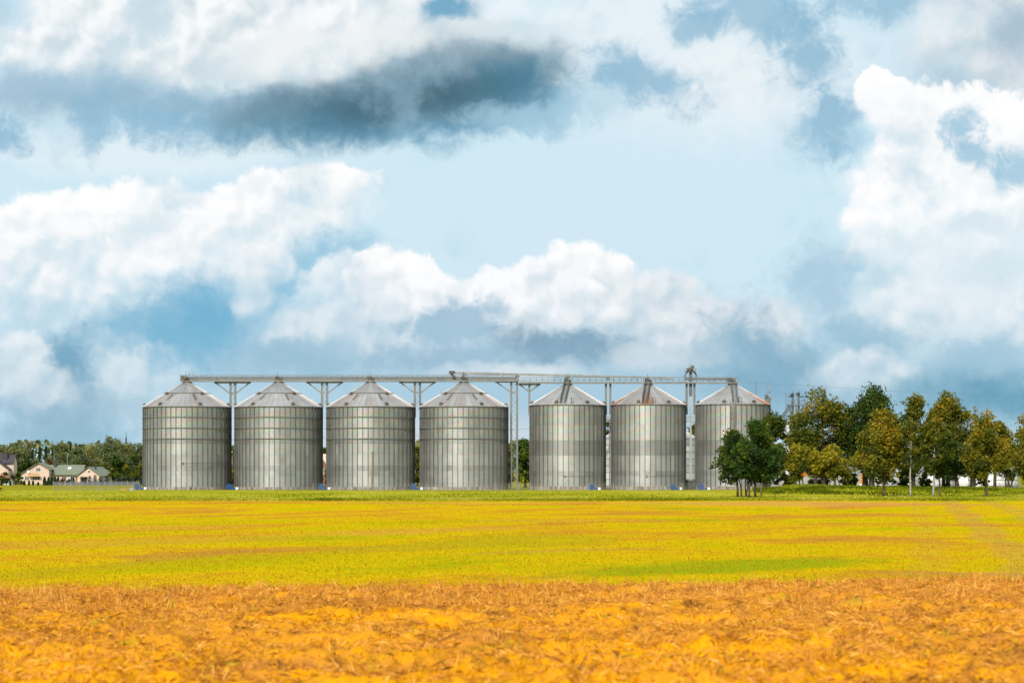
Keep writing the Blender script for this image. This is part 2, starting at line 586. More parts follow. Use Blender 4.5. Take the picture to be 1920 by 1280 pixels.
def plain(name, col, rough=0.7, metal=0.0, var=0.18, scale=2.0, spec=0.3, bump=0.0):
    """a painted, cast or timber surface with weathering"""
    m, t, b = new_mat(name)
    oc = t.node('ShaderNodeTexCoord').outputs['Object']
    n = t.noise(oc, scale, 5, 0.6)
    n2 = t.noise(oc, scale * 6.3, 3, 0.6)
    f = t.m('ADD', t.m('MULTIPLY', n, 0.7), t.m('MULTIPLY', n2, 0.3))
    c = t.mix(t.rng(f, 0.25, 0.75), tuple(x * (1 - var) for x in col), tuple(min(1, x * (1 + var)) for x in col))
    t.put(b.inputs['Base Color'], c)
    t.put(b.inputs['Roughness'], t.rng(n2, 0.2, 0.8, rough * 0.88, min(1, rough * 1.12)))
    b.inputs['Metallic'].default_value = metal
    b.inputs['Specular IOR Level'].default_value = spec
    if bump:
        bn = t.node('ShaderNodeBump')
        bn.inputs['Strength'].default_value = bump
        t.put(bn.inputs['Height'], n2)
        t.l.new(bn.outputs[0], b.inputs['Normal'])
    return m


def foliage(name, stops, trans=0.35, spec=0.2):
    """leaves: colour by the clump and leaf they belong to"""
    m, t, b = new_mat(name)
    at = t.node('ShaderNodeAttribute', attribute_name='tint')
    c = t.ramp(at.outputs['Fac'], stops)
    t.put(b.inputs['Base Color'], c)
    b.inputs['Roughness'].default_value = 0.55
    b.inputs['Specular IOR Level'].default_value = spec
    tr = t.node('ShaderNodeBsdfTranslucent')
    t.put(tr.inputs[0], c)
    mx = t.node('ShaderNodeMixShader')
    mx.inputs[0].default_value = trans
    t.l.new(b.outputs[0], mx.inputs[1])
    t.l.new(tr.outputs[0], mx.inputs[2])
    t.l.new(mx.outputs[0], t.n['Material Output'].inputs[0])
    return m


def galvanised(name, base, rough, metal, corr=0.0, sheen=False, rust=False, streak=0.25):
    """zinc sheet; object colour R = tone of the sheet, G = rust on it"""
    m, t, b = new_mat(name)
    oc = t.node('ShaderNodeTexCoord').outputs['Object']
    geo = t.node('ShaderNodeNewGeometry')
    pos = geo.outputs['Position']
    oi = t.node('ShaderNodeObjectInfo')
    tone = t.node('ShaderNodeSeparateColor')
    t.l.new(oi.outputs['Color'], tone.inputs[0])
    n = t.noise(pos, 0.35, 5, 0.62)
    st = t.noise(t.v('MULTIPLY', pos, (5.0, 5.0, 0.22)), 1.0, 4, 0.6)
    f = t.m('ADD', t.m('MULTIPLY', n, 0.6), t.m('MULTIPLY', st, 0.4))
    k = t.rng(f, 0.3, 0.7, 1 - streak, 1 + streak)
    k = t.m('MULTIPLY', k, t.rng(oi.outputs['Random'], 0, 1, 0.94, 1.06))
    k = t.m('MULTIPLY', k, tone.outputs[0])
    c = t.v('SCALE', base, scale=k)
    if sheen:
        # faint rainbow moire sheen painted into the sheet colour, in wavy bands up the wall
        sz = t.node('ShaderNodeSeparateXYZ')
        t.l.new(pos, sz.inputs[0])
        ph = t.m('ADD', t.m('MULTIPLY_ADD', sz.outputs[0], -.10, t.m('MULTIPLY', sz.outputs[2], 0.42)), t.m('MULTIPLY', t.noise(t.v('MULTIPLY', pos, (1, 1, .4)), 0.06, 2, 0.5), 2.6))
        irr = t.ramp(t.m('FRACT', ph), [(0.0, (1.13, .96, .93)), (.25, (.99, .97, 1.07)), (.5, (.90, 1.06, .98)), (.75, (1.05, 1.04, .88)), (1.0, (1.13, .96, .93))])
        amt = t.rng(sz.outputs[2], 5.0, 15.0, 0.15, 1.0)
        c = t.mix(amt, c, t.v('MULTIPLY', c, irr))
    if rust:
        ry = t.node('ShaderNodeSeparateXYZ')
        t.l.new(oc, ry.inputs[0])
        low = t.rng(ry.outputs[1], -8.2, -1.5, 1.0, 0.0)
        rn = t.noise(t.v('MULTIPLY', oc, (2.5, .35, 1)), 1.2, 6, 0.65)
        rm = t.m('MULTIPLY', tone.outputs[1], t.rng(t.m('ADD', rn, t.m('MULTIPLY', low, 0.45)), 0.5, 0.85))
        c = t.mix(rm, c, (.30, .115, .04))
    t.put(b.inputs['Base Color'], c)
    t.put(b.inputs['Roughness'], t.rng(n, 0.3, 0.7, rough * 0.9, rough * 1.1))
    b.inputs['Metallic'].default_value = metal
    b.inputs['Specular IOR Level'].default_value = 0.4
    if corr:
        sp = t.node('ShaderNodeSeparateXYZ')
        t.l.new(pos, sp.inputs[0])
        sl_ = t.m('MULTIPLY', t.m('COSINE', t.m('MULTIPLY', sp.outputs[2], 2 * PI / 0.105)), corr)
        cz = t.node('ShaderNodeCombineXYZ')
        t.l.new(sl_, cz.inputs[2])
        t.l.new(t.v('NORMALIZE', t.v('ADD', geo.outputs['Normal'], cz.outputs[0])), b.inputs['Normal'])
    return m


M = {}
M['sheet'] = galvanised('galvanised sheet', (.372, .372, .362), 0.47, 0.68, corr=0.22, sheen=True, streak=.17)
M['roof'] = galvanised('roof sheet', (.39, .39, .385), 0.52, 0.5, rust=True, streak=.2)
M['zinc'] = galvanised('weathered zinc', (.33, .33, .315), 0.55, 0.5, streak=.25)
M['zinc_dark'] = galvanised('dull dark zinc', (.15, .15, .145), 0.60, 0.35, streak=.3)
M['zinc_old'] = galvanised('old brown zinc', (.17, .145, .12), 0.65, 0.3, streak=.35)
M['stiff'] = galvanised('stiffener zinc', (.125, .122, .115), 0.62, 0.4, streak=.3)
M['white_metal'] = galvanised('white sheet', (.74, .75, .76), 0.42, 0.35, corr=0.25, streak=.12)
M['blue'] = plain('blue paint', (.008, .060, .20), .6, spec=.3, scale=3)
M['blue_dark'] = plain('dark blue paint', (.006, .03, .09), .5)
M['white'] = plain('white paint', (.74, .74, .72), .5, var=.08)
M['black'] = plain('black rubber', (.02, .02, .02), .8)
M['wood'] = plain('weathered pole wood', (.24, .14, .075), .85, scale=5)
M['orange'] = plain('orange paint', (.72, .22, .015), .45, spec=.5)
M['grey_conc'] = plain('grey concrete', (.36, .35, .33), .9, scale=1.2, bump=.2)
M['galv_post'] = plain('galvanised post', (.26, .26, .25), .65, metal=.2)


def concrete():
    m, t, b = new_mat('stained foundation concrete')
    pos = t.node('ShaderNodeNewGeometry').outputs['Position']
    n = t.noise(t.v('MULTIPLY', pos, (1.0, 1.0, .12)), 1.6, 6, .7)
    n2 = t.noise(pos, 6, 4, .6)
    c = t.ramp(t.m('ADD', t.m('MULTIPLY', n, .8), t.m('MULTIPLY', n2, .2)), [(.36, (.07, .06, .05)), (.48, (.22, .185, .15)), (.62, (.42, .37, .32)), (.8, (.5, .46, .41))])
    t.put(b.inputs['Base Color'], c)
    b.inputs['Roughness'].default_value = .92
    return m


M['concrete'] = concrete()
M['bark'] = plain('dark bark', (.055, .042, .032), .95, var=.4, scale=4, bump=.4)
M['bark_brown'] = plain('brown bark', (.15, .095, .055), .95, var=.4, scale=4, bump=.4)


def birch():
    m, t, b = new_mat('birch bark')
    oc = t.node('ShaderNodeTexCoord').outputs['Object']
    n = t.noise(t.v('MULTIPLY', oc, (2, 2, 5)), 1.3, 5, .65)
    c = t.ramp(n, [(.40, (.05, .045, .04)), (.47, (.28, .26, .235)), (.6, (.42, .395, .36)), (.8, (.5, .475, .44))])
    t.put(b.inputs['Base Color'], c)
    b.inputs['Roughness'].default_value = .85
    return m


M['birch'] = birch()
M['leaf_dark'] = foliage('dark green leaves', [(0, (.014, .030, .005)), (.4, (.034, .068, .008)), (.75, (.075, .115, .012)), (1, (.16, .16, .016))])
M['leaf_green'] = foliage('green leaves', [(0, (.016, .038, .006)), (.4, (.040, .088, .010)), (.75, (.085, .14, .015)), (1, (.19, .20, .02))])
M['leaf_olive'] = foliage('olive turning leaves', [(0, (.026, .044, .006)), (.35, (.080, .105, .009)), (.7, (.17, .165, .011)), (1, (.30, .20, .012))])
M['leaf_amber'] = foliage('amber turning leaves', [(0, (.045, .060, .006)), (.3, (.12, .130, .009)), (.65, (.24, .205, .011)), (1, (.40, .24, .012))])
M['leaf_yellow'] = foliage('yellow green leaves', [(0, (.05, .07, .008)), (.35, (.15, .16, .013)), (.7, (.33, .28, .015)), (1, (.50, .36, .02))])
M['leaf_far'] = foliage('far mixed leaves', [(0, (.06, .09, .04)), (.4, (.12, .155, .055)), (.75, (.19, .20, .07)), (1, (.30, .24, .08))], .3)  # lifted ramp: distance haze is put into the leaf colours
M['leaf_far_pale'] = foliage('far pale leaves', [(0, (.06, .075, .03)), (.4, (.13, .14, .04)), (.75, (.22, .20, .06)), (1, (.30, .26, .09))], .3)
M['needle'] = foliage('spruce needles', [(0, (.008, .020, .013)), (.5, (.020, .042, .024)), (1, (.045, .07, .035))], .1)
M['needle_blue'] = foliage('blue spruce needles', [(0, (.02, .04, .04)), (.5, (.05, .085, .08)), (1, (.11, .16, .15))], .1)
M['thuja'] = foliage('thuja sprays', [(0, (.006, .018, .006)), (.5, (.014, .042, .012)), (1, (.03, .07, .018))], .15)
M['bush_red'] = foliage('rusty bush leaves', [(0, (.06, .035, .012)), (.5, (.16, .08, .02)), (1, (.26, .14, .04))], .3)

# ================================================================== STRUCTURE
# ------------------------------------------------------------------ the land
rng = np.random.default_rng(11)


def stubble_z(X, Y):
    """the near field: a rise that falls away beyond its crest at about 45 m"""
    base = np.interp(Y, [-30, 0, 20, 33, 45, 58, 78, 95], [2.3, 2.35, 2.15, 1.93, 1.70, 1.05, -0.12, -0.5])
    return base + 0.0105 * X * np.clip(1 - (Y - 60) / 25, 0, 1)


def clods(X, Y):
    w = np.clip((62 - Y) / 12, 0, 1)
    row = 0.035 * np.sin(Y * 3.3 + 0.25 * X + 2.0 * vnoise(X * .3, Y * .3, 5))
    c = (vnoise(X * .8, Y * 1.3, 1) - .5) * .15 + (vnoise(X * 2.6, Y * 3.1, 2) - .5) * .20
    c += np.abs(vnoise(X * 7.0, Y * 7.0, 3) - .5) * -.18 + (vnoise(X * 15, Y * 15, 4) - .5) * .04
    return (c + row) * w


def stubble_mat():
    m, t, b = new_mat('stubble soil')
    pos = t.node('ShaderNodeNewGeometry').outputs['Position']
    at = t.node('ShaderNodeAttribute', attribute_name='hgt').outputs['Fac']
    big = t.noise(t.v('MULTIPLY', pos, (.7, 1.0, 1)), .45, 5, .6, dist=.4)
    mid = t.noise(pos, 2.6, 6, .65)
    fine = t.noise(pos, 14, 5, .7)
    gold = t.mix(fine, (.58, .23, .003), (.92, .42, .004))
    tan = t.mix(fine, (.27, .10, .020), (.58, .25, .055))
    f = t.m('ADD', t.m('MULTIPLY', big, .65), t.m('MULTIPLY', mid, .35))
    sp = t.node('ShaderNodeSeparateXYZ')
    t.l.new(pos, sp.inputs[0])
    f = t.m('ADD', f, t.rng(sp.outputs[1], 20, 42, -.05, .10))
    c = t.mix(t.rng(f, .40, .62, smooth=True), gold, tan)
    c = t.mix(t.rng(t.noise(pos, 7, 5, .7), .35, .65, 0, .6), c, t.mix(fine, (.50, .17, .008), (.72, .30, .012)))
    dk = t.m('MULTIPLY', t.rng(t.m('ADD', mid, t.m('MULTIPLY', fine, .5)), .80, .93), .85)  # dark crevice shade painted into the soil colour, placed by noise
    c = t.mix(dk, c, (.11, .040, .008))
    gr = t.m('MULTIPLY', t.rng(t.noise(pos, 1.7, 4, .6), .60, .72), .5)
    c = t.mix(gr, c, (.34, .30, .012))
    t.put(b.inputs['Base Color'], c)
    b.inputs['Roughness'].default_value = .95
    b.inputs['Specular IOR Level'].default_value = 0.0
    bn = t.node('ShaderNodeBump')
    bn.inputs['Strength'].default_value = .8
    bn.inputs['Distance'].default_value = .03
    t.put(bn.inputs['Height'], fine)
    t.l.new(bn.outputs[0], b.inputs['Normal'])
    return m


def build_stubble():
    ys = np.concatenate([np.linspace(-25, 12, 12), np.arange(13, 47.5, .085), np.arange(47.6, 64, .3), np.arange(64, 96, 2.0)])
    s = np.linspace(-1, 1, 400)
    hw = np.interp(ys, [-25, 13, 50, 96], [4.5, 4.5, 13.5, 24])
    X = np.concatenate([(-hw[:, None] + np.array([[-75, -35, -12, -4, -1.5]])), hw[:, None] * s[None], hw[:, None] + np.array([[1.5, 4, 12, 35, 75]])], 1)
    Y = np.repeat(ys[:, None], X.shape[1], 1)
    Z = stubble_z(X, Y) + clods(X, Y)
    me = grid_mesh('stubble_field', np.stack([X, Y, Z], -1), stubble_mat())
    return tag(link('stubble_field', me), 'near stubble field of golden straw and brown clods', kind='structure')


def crop_mat():
    m, t, b = new_mat('ripening crop field')
    pos = t.node('ShaderNodeNewGeometry').outputs['Position']
    wp = t.v('ADD', pos, t.v('SCALE', t.v('SUBTRACT', t.noise(pos, .045, 3, .5, out='Color'), (.5, .5, .5)), scale=14))
    # the drill rows run away to the right, so the patches are drawn out along them
    mp = t.node('ShaderNodeMapping', vector_type='TEXTURE')
    t.put(mp.inputs['Vector'], wp)
    mp.inputs['Rotation'].default_value = (0, 0, math.radians(66))
    mp.inputs['Scale'].default_value = (3.2, 1.0, 1.0)
    big = t.noise(mp.outputs[0], .085, 6, .62)
    big2 = t.noise(wp, .016, 5, .6)
    mid = t.noise(t.v('MULTIPLY', pos, (1, .6, 1)), .6, 6, .68)
    fine = t.noise(pos, 4.5, 4, .7)
    f = t.m('ADD', t.m('ADD', t.m('MULTIPLY', big, .6), t.m('MULTIPLY', big2, .35)), t.m('MULTIPLY', mid, .22))
    c = t.ramp(f, [(.42, (.24, .26, .003)), (.50, (.40, .34, .003)), (.575, (.54, .36, .003)), (.63, (.50, .25, .012)), (.71, (.40, .175, .03))])
    sep = t.node('ShaderNodeSeparateXYZ')
    t.l.new(pos, sep.inputs[0])
    x, y = sep.outputs[0], sep.outputs[1]

    def patch(cx, cy, rx, ry, colour, a, rot=0):
        nonlocal c
        mp = t.node('ShaderNodeMapping', vector_type='TEXTURE')
        t.put(mp.inputs['Vector'], t.v('MULTIPLY', wp, (1, 1, 0)))
        mp.inputs['Location'].default_value = (cx, cy, 0)
        mp.inputs['Rotation'].default_value = (0, 0, math.radians(rot))
        mp.inputs['Scale'].default_value = (rx, ry, 1)
        e = t.m('ADD', t.m('SUBTRACT', 1, t.v('LENGTH', mp.outputs[0])), t.m('MULTIPLY', t.m('SUBTRACT', mid, .5), .9))
        c = t.mix(t.rng(e, 0, .45, 0, a, smooth=True), c, colour)
    patch(8.5, 97, 17, 4.5, (.20, .275, .005), .85, 63)
    patch(-14, 98, 16, 6, (.33, .32, .003), .6, 60)
    patch(-2, 125, 20, 7, (.36, .34, .003), .6, 66)
    patch(13, 195, 5, 7, (.26, .30, .008), .8)
    patch(20, 255, 6, 9, (.26, .30, .008), .8)
    patch(-14, 108, 12, 2.2, (.38, .18, .035), .55, 62)
    patch(-19, 130, 18, 6, (.46, .24, .03), .5, 64)
    patch(-30, 170, 15, 13, (.50, .27, .03), .55)
    patch(-5, 150, 14, 5, (.52, .27, .035), .6, 64)
    patch(2, 112, 10, 2.5, (.45, .23, .035), .5, 64)
    patch(3, 190, 12, 12, (.52, .28, .04), .5)
    patch(45, 290, 40, 16, (.50, .25, .06), .7)
    patch(-2, 300, 40, 8, (.50, .26, .05), .5)
    patch(18, 92, 5, 4, (.40, .20, .06), .6)
    # wheel tracks running away on the right
    d = t.m('SUBTRACT', x, t.m('MULTIPLY_ADD', y, .167, 4.6))
    d = t.m('ADD', d, t.m('MULTIPLY', t.m('SUBTRACT', t.noise(pos, .06, 2, .5), .5), 3))
    for off, wd, a in ((0, .7, .5), (5.0, .6, .4), (-4.0, .5, .2)):
        k = t.rng(t.m('ABSOLUTE', t.m('SUBTRACT', d, off)), wd, wd * 2.2, a, 0, smooth=True)
        k = t.m('MULTIPLY', k, t.rng(mid, .3, .6, .5, 1))
        c = t.mix(k, c, (.42, .20, .06))
    c = t.mix(t.rng(fine, .30, .44, .55, 0), c, (.28, .15, .012))
    c = t.mix(t.rng(fine, .60, .75, 0, .45), c, (.85, .55, .02))
    t.put(b.inputs['Base Color'], c)
    b.inputs['Roughness'].default_value = .95
    b.inputs['Specular IOR Level'].default_value = 0.0
    bn = t.node('ShaderNodeBump')
    bn.inputs['Strength'].default_value = .6
    bn.inputs['Distance'].default_value = .12
    t.put(bn.inputs['Height'], t.m('ADD', fine, mid))
    t.l.new(bn.outputs[0], b.inputs['Normal'])
    return m


CROP_END = 318.0


def crop_z(X, Y):
    return (vnoise(X * .03 + 7, Y * .03, 21) - .5) * .5 * np.clip((Y - 70) / 30, 0, 1) * np.clip((CROP_END + 4 - Y) / 30, 0, 1)


def build_crop():
    ys = np.concatenate([np.arange(62, 130, 2.0), np.arange(130, CROP_END + 1, 4.0), [CROP_END + 1.0]])
    xs = np.concatenate([np.linspace(-400, -100, 8), np.linspace(-92, 92, 70), np.linspace(100, 400, 8)])
    X, Y = np.meshgrid(xs, ys)
    me = grid_mesh('crop_field', np.stack([X, Y, crop_z(X, Y)], -1), crop_mat())
    return tag(link('crop_field', me), 'wide yellow and green crop field between the stubble and the silos', kind='structure')


def grass_mat():
    m, t, b = new_mat('meadow grass')
    pos = t.node('ShaderNodeNewGeometry').outputs['Position']
    big = t.noise(t.v('MULTIPLY', pos, (.5, 1, 1)), .035, 6, .62)
    mid = t.noise(t.v('MULTIPLY', pos, (1, .6, 1)), .5, 6, .68)
    fine = t.noise(pos, 3.0, 4, .7)
    sep = t.node('ShaderNodeSeparateXYZ')
    t.l.new(pos, sep.inputs[0])
    f = t.m('ADD', t.m('MULTIPLY', big, .6), t.m('MULTIPLY', mid, .4))
    near = t.ramp(f, [(.38, (.21, .23, .010)), (.48, (.31, .30, .014)), (.57, (.42, .35, .025)), (.67, (.54, .42, .07))])
    far = t.ramp(f, [(.38, (.14, .16, .012)), (.52, (.25, .22, .018)), (.66, (.36, .26, .035))])
    c = t.mix(t.rng(sep.outputs[1], 430, 560, smooth=True), near, far)
    c = t.mix(t.rng(fine, .32, .46, .4, 0), c, (.07, .09, .008))
    t.put(b.inputs['Base Color'], c)
    b.inputs['Roughness'].default_value = .95
    b.inputs['Specular IOR Level'].default_value = 0.0
    return m


M['grass'] = grass_mat()


def mound_z(X, Y):
    e = ((Y - 430) / np.where(Y < 430, 55, 60)) ** 2
    ridge = np.interp(X, [40, 46, 54, 66, 90, 115, 150, 400], [0, .4, 1.0, .65, .40, .42, .4, 0])
    return ridge * np.exp(-e * 1.6) * (0.85 + .4 * vnoise(X * .12, Y * .05, 31))


def meadow_z(Y):
    return .02 + .14 * np.clip((350 - Y) / 30, 0, 1)


def build_grass():
    ys = np.concatenate([[CROP_END, CROP_END + .25], np.arange(CROP_END + 2, 520, 6.0), np.arange(520, 1000, 30), [1100, 1300, 1700, 2500, 4000, 9000]])
    xs = np.concatenate([[-6000, -2500, -1000, -500, -250], np.linspace(-150, 150, 120), [250, 500, 1000, 2500, 6000]])
    X, Y = np.meshgrid(xs, ys)
    Z = mound_z(X, Y) + np.where(Y > CROP_END + .1, meadow_z(Y) + (vnoise(X * .2, Y * .1, 9) - .5) * .06, -.1)
    me = grid_mesh('grass_field', np.stack([X, Y, Z], -1), M['grass'])
    tag(link('grass_field', me), 'strip of bright green meadow in front of the silos', kind='structure')


build_stubble()
build_crop()
build_grass()
# land round and behind the viewer, so that the ground has no edge
MB().add([(-9000, -9000, -.6), (9000, -9000, -.6), (9000, 330, -.6), (-9000, 330, -.6)], [(0, 1, 2, 3)]).build('ground', M['grass'])['kind'] = 'structure'
GZ = .02

# ------------------------------------------------------------------ grain silos
YS = 510.0
MPP = YS / F


def curved_panel(r, a, h, n=3, t=.05):
    """one wall sheet: a bent plate with returned edges, centred on the -Y side"""
    mb = MB()
    vs, fs = [], []
    for z in (0, h):
        for k in range(n + 1):
            q = -a / 2 + a * k / n
            vs.append((r * math.sin(q), -r * math.cos(q), z))
    for z in (0, h):
        for k in (0, n):
            q = -a / 2 + a * k / n
            vs.append(((r - t) * math.sin(q), -(r - t) * math.cos(q), z))
    m = n + 1
    for k in range(n):
        fs.append((k, k + 1, m + k + 1, m + k))
    b = 2 * m
    fs += [(0, m, b + 2, b), (n, b + 1, b + 3, m + n), (0, b, b + 1, n), (m, m + n, b + 3, b + 2)]
    return mb.add(vs, fs)


def roof_sheet(r0, z0, r1, z1, a):
    """one roof sheet from (r0,z0) at the eave up to (r1,z1), a folded rib along each edge"""
    mb = MB()
    h = a / 2 * .985
    for s0, s1, up in ((-h, h, 0),):
        vs = []
        for r, z in ((r0, z0), (r1, z1)):
            for q in (s0, s1):
                vs.append((r * math.sin(q), -r * math.cos(q), z))
        vs += [(x, y, z - .05) for x, y, z in vs]
        mb.add(vs, [(0, 1, 3, 2), (4, 6, 7, 5), (0, 4, 5, 1), (0, 2, 6, 4), (1, 5, 7, 3)])
    q = -a / 2
    d = .06
    vs = []
    for r, z in ((r0, z0), (r1, z1)):
        c, s = math.cos(q), math.sin(q)
        w = min(d, r * a * .3)
        for e, hh in ((-w, 0), (w, 0), (w * .5, .085), (-w * .5, .085)):
            vs.append((r * s + e * c, -r * c + e * s, z + hh))
    mb.add(vs, [(0, 1, 5, 4), (1, 2, 6, 5), (2, 3, 7, 6), (3, 0, 4, 7), (0, 3, 2, 1)])
    return mb


def silo(cx, dpx, top, apex, base, bays, cuts, tones, big, label, seed, rusty=None):
    X = AX(cx, YS)
    r = dpx / 2 * MPP
    zb, zt, za = AZ(base, YS), AZ(top, YS), AZ(apex, YS)
    rnd = random.Random(seed)
    t = thing('grain_silo', label, 'silo', (X, YS, 0), 0, 'grain silos standing in one row')
    a = 2 * PI / bays
    half = bays // 2 // 2 + 2
    n_sh = cuts[-1]
    sh = (zt - zb) / n_sh
    # foundation and the inner shell that closes the wall all round
    f = MB().lathe([(0, -.3), (r + .16, -.3), (r + .16, zb), (r - .3, zb)], 56).build('foundation', M['concrete'], t)
    MB().lathe([(r - .07, zb), (r - .07, zt), (r - .4, zt + .05)], bays).build('wall_shell', M['sheet'], t)
    # wall sheets on every bay that can be seen from the field
    for i in range(len(cuts) - 1):
        z0 = zt - sh * cuts[i + 1]
        h = sh * (cuts[i + 1] - cuts[i])
        me = curved_panel(r + (.012 if i % 2 else 0), a * .995, h - .015).mesh('wall_panel', M['sheet'])
        for k in range(-half, half):
            o = link('wall_panel', me, t)
            o.location = (0, 0, z0)
            o.rotation_euler = (0, 0, a * (k + .5))
            q = tones[i] * rnd.uniform(.955, 1.045) * (1 if rnd.random() > .04 else rnd.choice((.86, 1.12)))
            o.color = (q, 0, 0, 1)
    st = MB().box(-.05, .05, -r - .17, -r + .03, zb - .02, zt - .03).mesh('stiffener', M['stiff'])
    for k in range(-half, half + 1):
        o = link('stiffener', st, t)
        o.rotation_euler = (0, 0, a * k)
        o.color = (rnd.uniform(.75, 1.25), 0, 0, 1)
    if big:
        for q in (2, 4, 6):
            zr = zt - sh * q
            o = MB().lathe([(r + .13, zr - .07), (r + .24, zr - .07), (r + .24, zr + .06), (r + .13, zr + .06)], 72).build('wind_ring', M['zinc_dark'], t)
            o.color = (1.5, 0, 0, 1)
    MB().lathe([(r - .1, zt + .04), (r + .2, zt - .06), (r + .22, zt - .16), (r + .05, zt - .16)], 72).build('eave_ring', M['zinc_dark'], t).color = (.8, 0, 0, 1)
    # roof
    re, rc = r + .22, .72
    nb = 44 if big else 40
    ra = 2 * PI / nb
    tiers = [(re, zt, r * .52, zt + (za - zt) * (re - r * .52) / (re - rc)), (r * .52, zt + (za - zt) * (re - r * .52) / (re - rc), rc, za)] if big else [(re, zt, rc, za)]
    for ti, (r0, z0, r1, z1) in enumerate(tiers):
        me = roof_sheet(r0, z0, r1, z1 + (0 if ti else .0), ra).mesh('roof_panel', M['roof'])
        for k in range(nb):
            o = link('roof_panel', me, t)
            o.rotation_euler = (0, 0, ra * k)
            ph = math.degrees((ra * k + PI) % (2 * PI) - PI)
            ru = rusty(ph) if rusty else (.25 if big and rnd.random() < .3 else .08)
            o.color = (rnd.uniform(.92, 1.08) * (.9 if (big and ti) else 1.0), ru, 0, 1)
    if big:
        rr, zr = tiers[0][2], tiers[0][3]
        MB().lathe([(rr + .14, zr - .03), (rr + .12, zr + .12), (rr - .08, zr + .14)], 72).build('roof_ring', M['zinc_old'], t).color = (.8, 0, 0, 1)
    MB().lathe([(rc + .25, za - .14), (rc + .22, za + .12), (rc - .05, za + .25), (rc - .1, za + .7), (0, za + .72)], 20).build('apex_collar', M['zinc_dark'], t).color = (1.2, 0, 0, 1)

    def on_roof(rad, ph, up=0.0):
        z = zt + (za - zt) * (re - rad) / (re - rc) + up
        return Vector((rad * math.sin(ph), -rad * math.cos(ph), z))
    D = math.radians
    slope = (za - zt) / (re - rc)

    def vent(rad, ph, w):
        """low hooded vent sitting on the roof"""
        mb = MB()
        mb.box(-w / 2, w / 2, -w * .45, w * .45, -.25, .26)
        mb.add([(-w * .6, -w * .62, .22), (w * .6, -w * .62, .22), (w * .6, w * .5, .22), (-w * .6, w * .5, .22), (-w * .4, 0, .5), (w * .4, 0, .5)],
               [(0, 1, 5, 4), (2, 3, 4, 5), (1, 2, 5), (3, 0, 4), (0, 3, 2, 1)])
        o = mb.build('roof_vent', M['zinc_old'], t)
        o.location = on_roof(rad, ph, .05)
        o.rotation_euler = (0, 0, ph)
        o.color = (.75, 0, 0, 1)
    if big:
        for ph in (-31, 25, 80, 150, 210, -80):
            vent(r * .97, D(ph), .62)
        for ph in (-47, 44, 137, 223):
            vent(r * .56, D(ph), .62)
        for ph in (-27, 22):
            mb = MB()
            for q in range(9):
                rad = r * (.58 + .026 * q)
                c0, c1 = on_roof(rad, D(ph) - .03 * r / rad, .14), on_roof(rad, D(ph) + .03 * r / rad, .14)
                mb.bar(c0, c1, .07)
            mb.build('roof_steps', M['zinc_old'], t)
    else:
        for ph in (-19, 31, 85, -80, 150, 210):
            vent(r * .96, D(ph), .6)
        # stair with handrails from the eave to the apex
        ph0 = D(-9) if cx < 1300 else D(-2)
        mb, hr = MB(), MB()
        ax = on_roof(re, ph0, 0)
        side = Vector((math.cos(ph0), math.sin(ph0), 0))
        e0, e1 = on_roof(re * .99, ph0, .22), on_roof(rc * 1.1, ph0, .22)
        for s in (-.5, .5):
            mb.bar(e0 + side * s, e1 + side * s, .10, .14)
            for q in range(12):
                p = e0.lerp(e1, (q + .3) / 12) + side * s
                hr.bar(p, p + Vector((0, 0, 1.05)), .05)
            hr.bar(e0 + side * s + Vector((0, 0, 1.05)), e1 + side * s + Vector((0, 0, 1.05)), .06)
            hr.bar(e0 + side * s + Vector((0, 0, .55)), e1 + side * s + Vector((0, 0, .55)), .05)
        for q in range(14):
            p = e0.lerp(e1, (q + .5) / 14)
            mb.bar(p - side * .5, p + side * .5, .10, .05)
        sr = mb.build('roof_stair', M['zinc_dark'], t)
        sr.color = (.8, 0, 0, 1)
        hr.build('handrail', M['zinc_dark'], sr).color = (.8, 0, 0, 1)
        hp = MB()
        p = on_roof(re * .97, D(4), 0)
        hp.bar(p, p + Vector((0, 0, 1.3)), .16)
        hp.bar(p + Vector((.5, 0, 0)), p + Vector((.5, 0, 1.1)), .08)
        hp.bar(p + Vector((0, 0, 1.1)), p + Vector((.5, 0, 1.1)), .08)
        hp.build('eave_gate', M['zinc_old'], t).color = (.5, 0, 0, 1)
    # thermometer cable run across the wall
    if cx in (351,) or not big:
        py = 868 if big else 892
        z = AZ(py, YS)
        mb = MB()
        k0, k1 = (.03, 1.45) if big else (-.1, 1.45)
        pts = [(math.sin(k0 + (k1 - k0) * q / 10) * (r + .17), -math.cos(k0 + (k1 - k0) * q / 10) * (r + .17), z) for q in range(11)]
        mb.tube(pts, .035, 5)
        mb.box(pts[0][0] - .12, pts[0][0] + .12, pts[0][1] - .15, pts[0][1] + .08, z - .16, z + .16)
        mb.build('sensor_cable', M['zinc_dark'], t)
    return t, r, zt, za, X


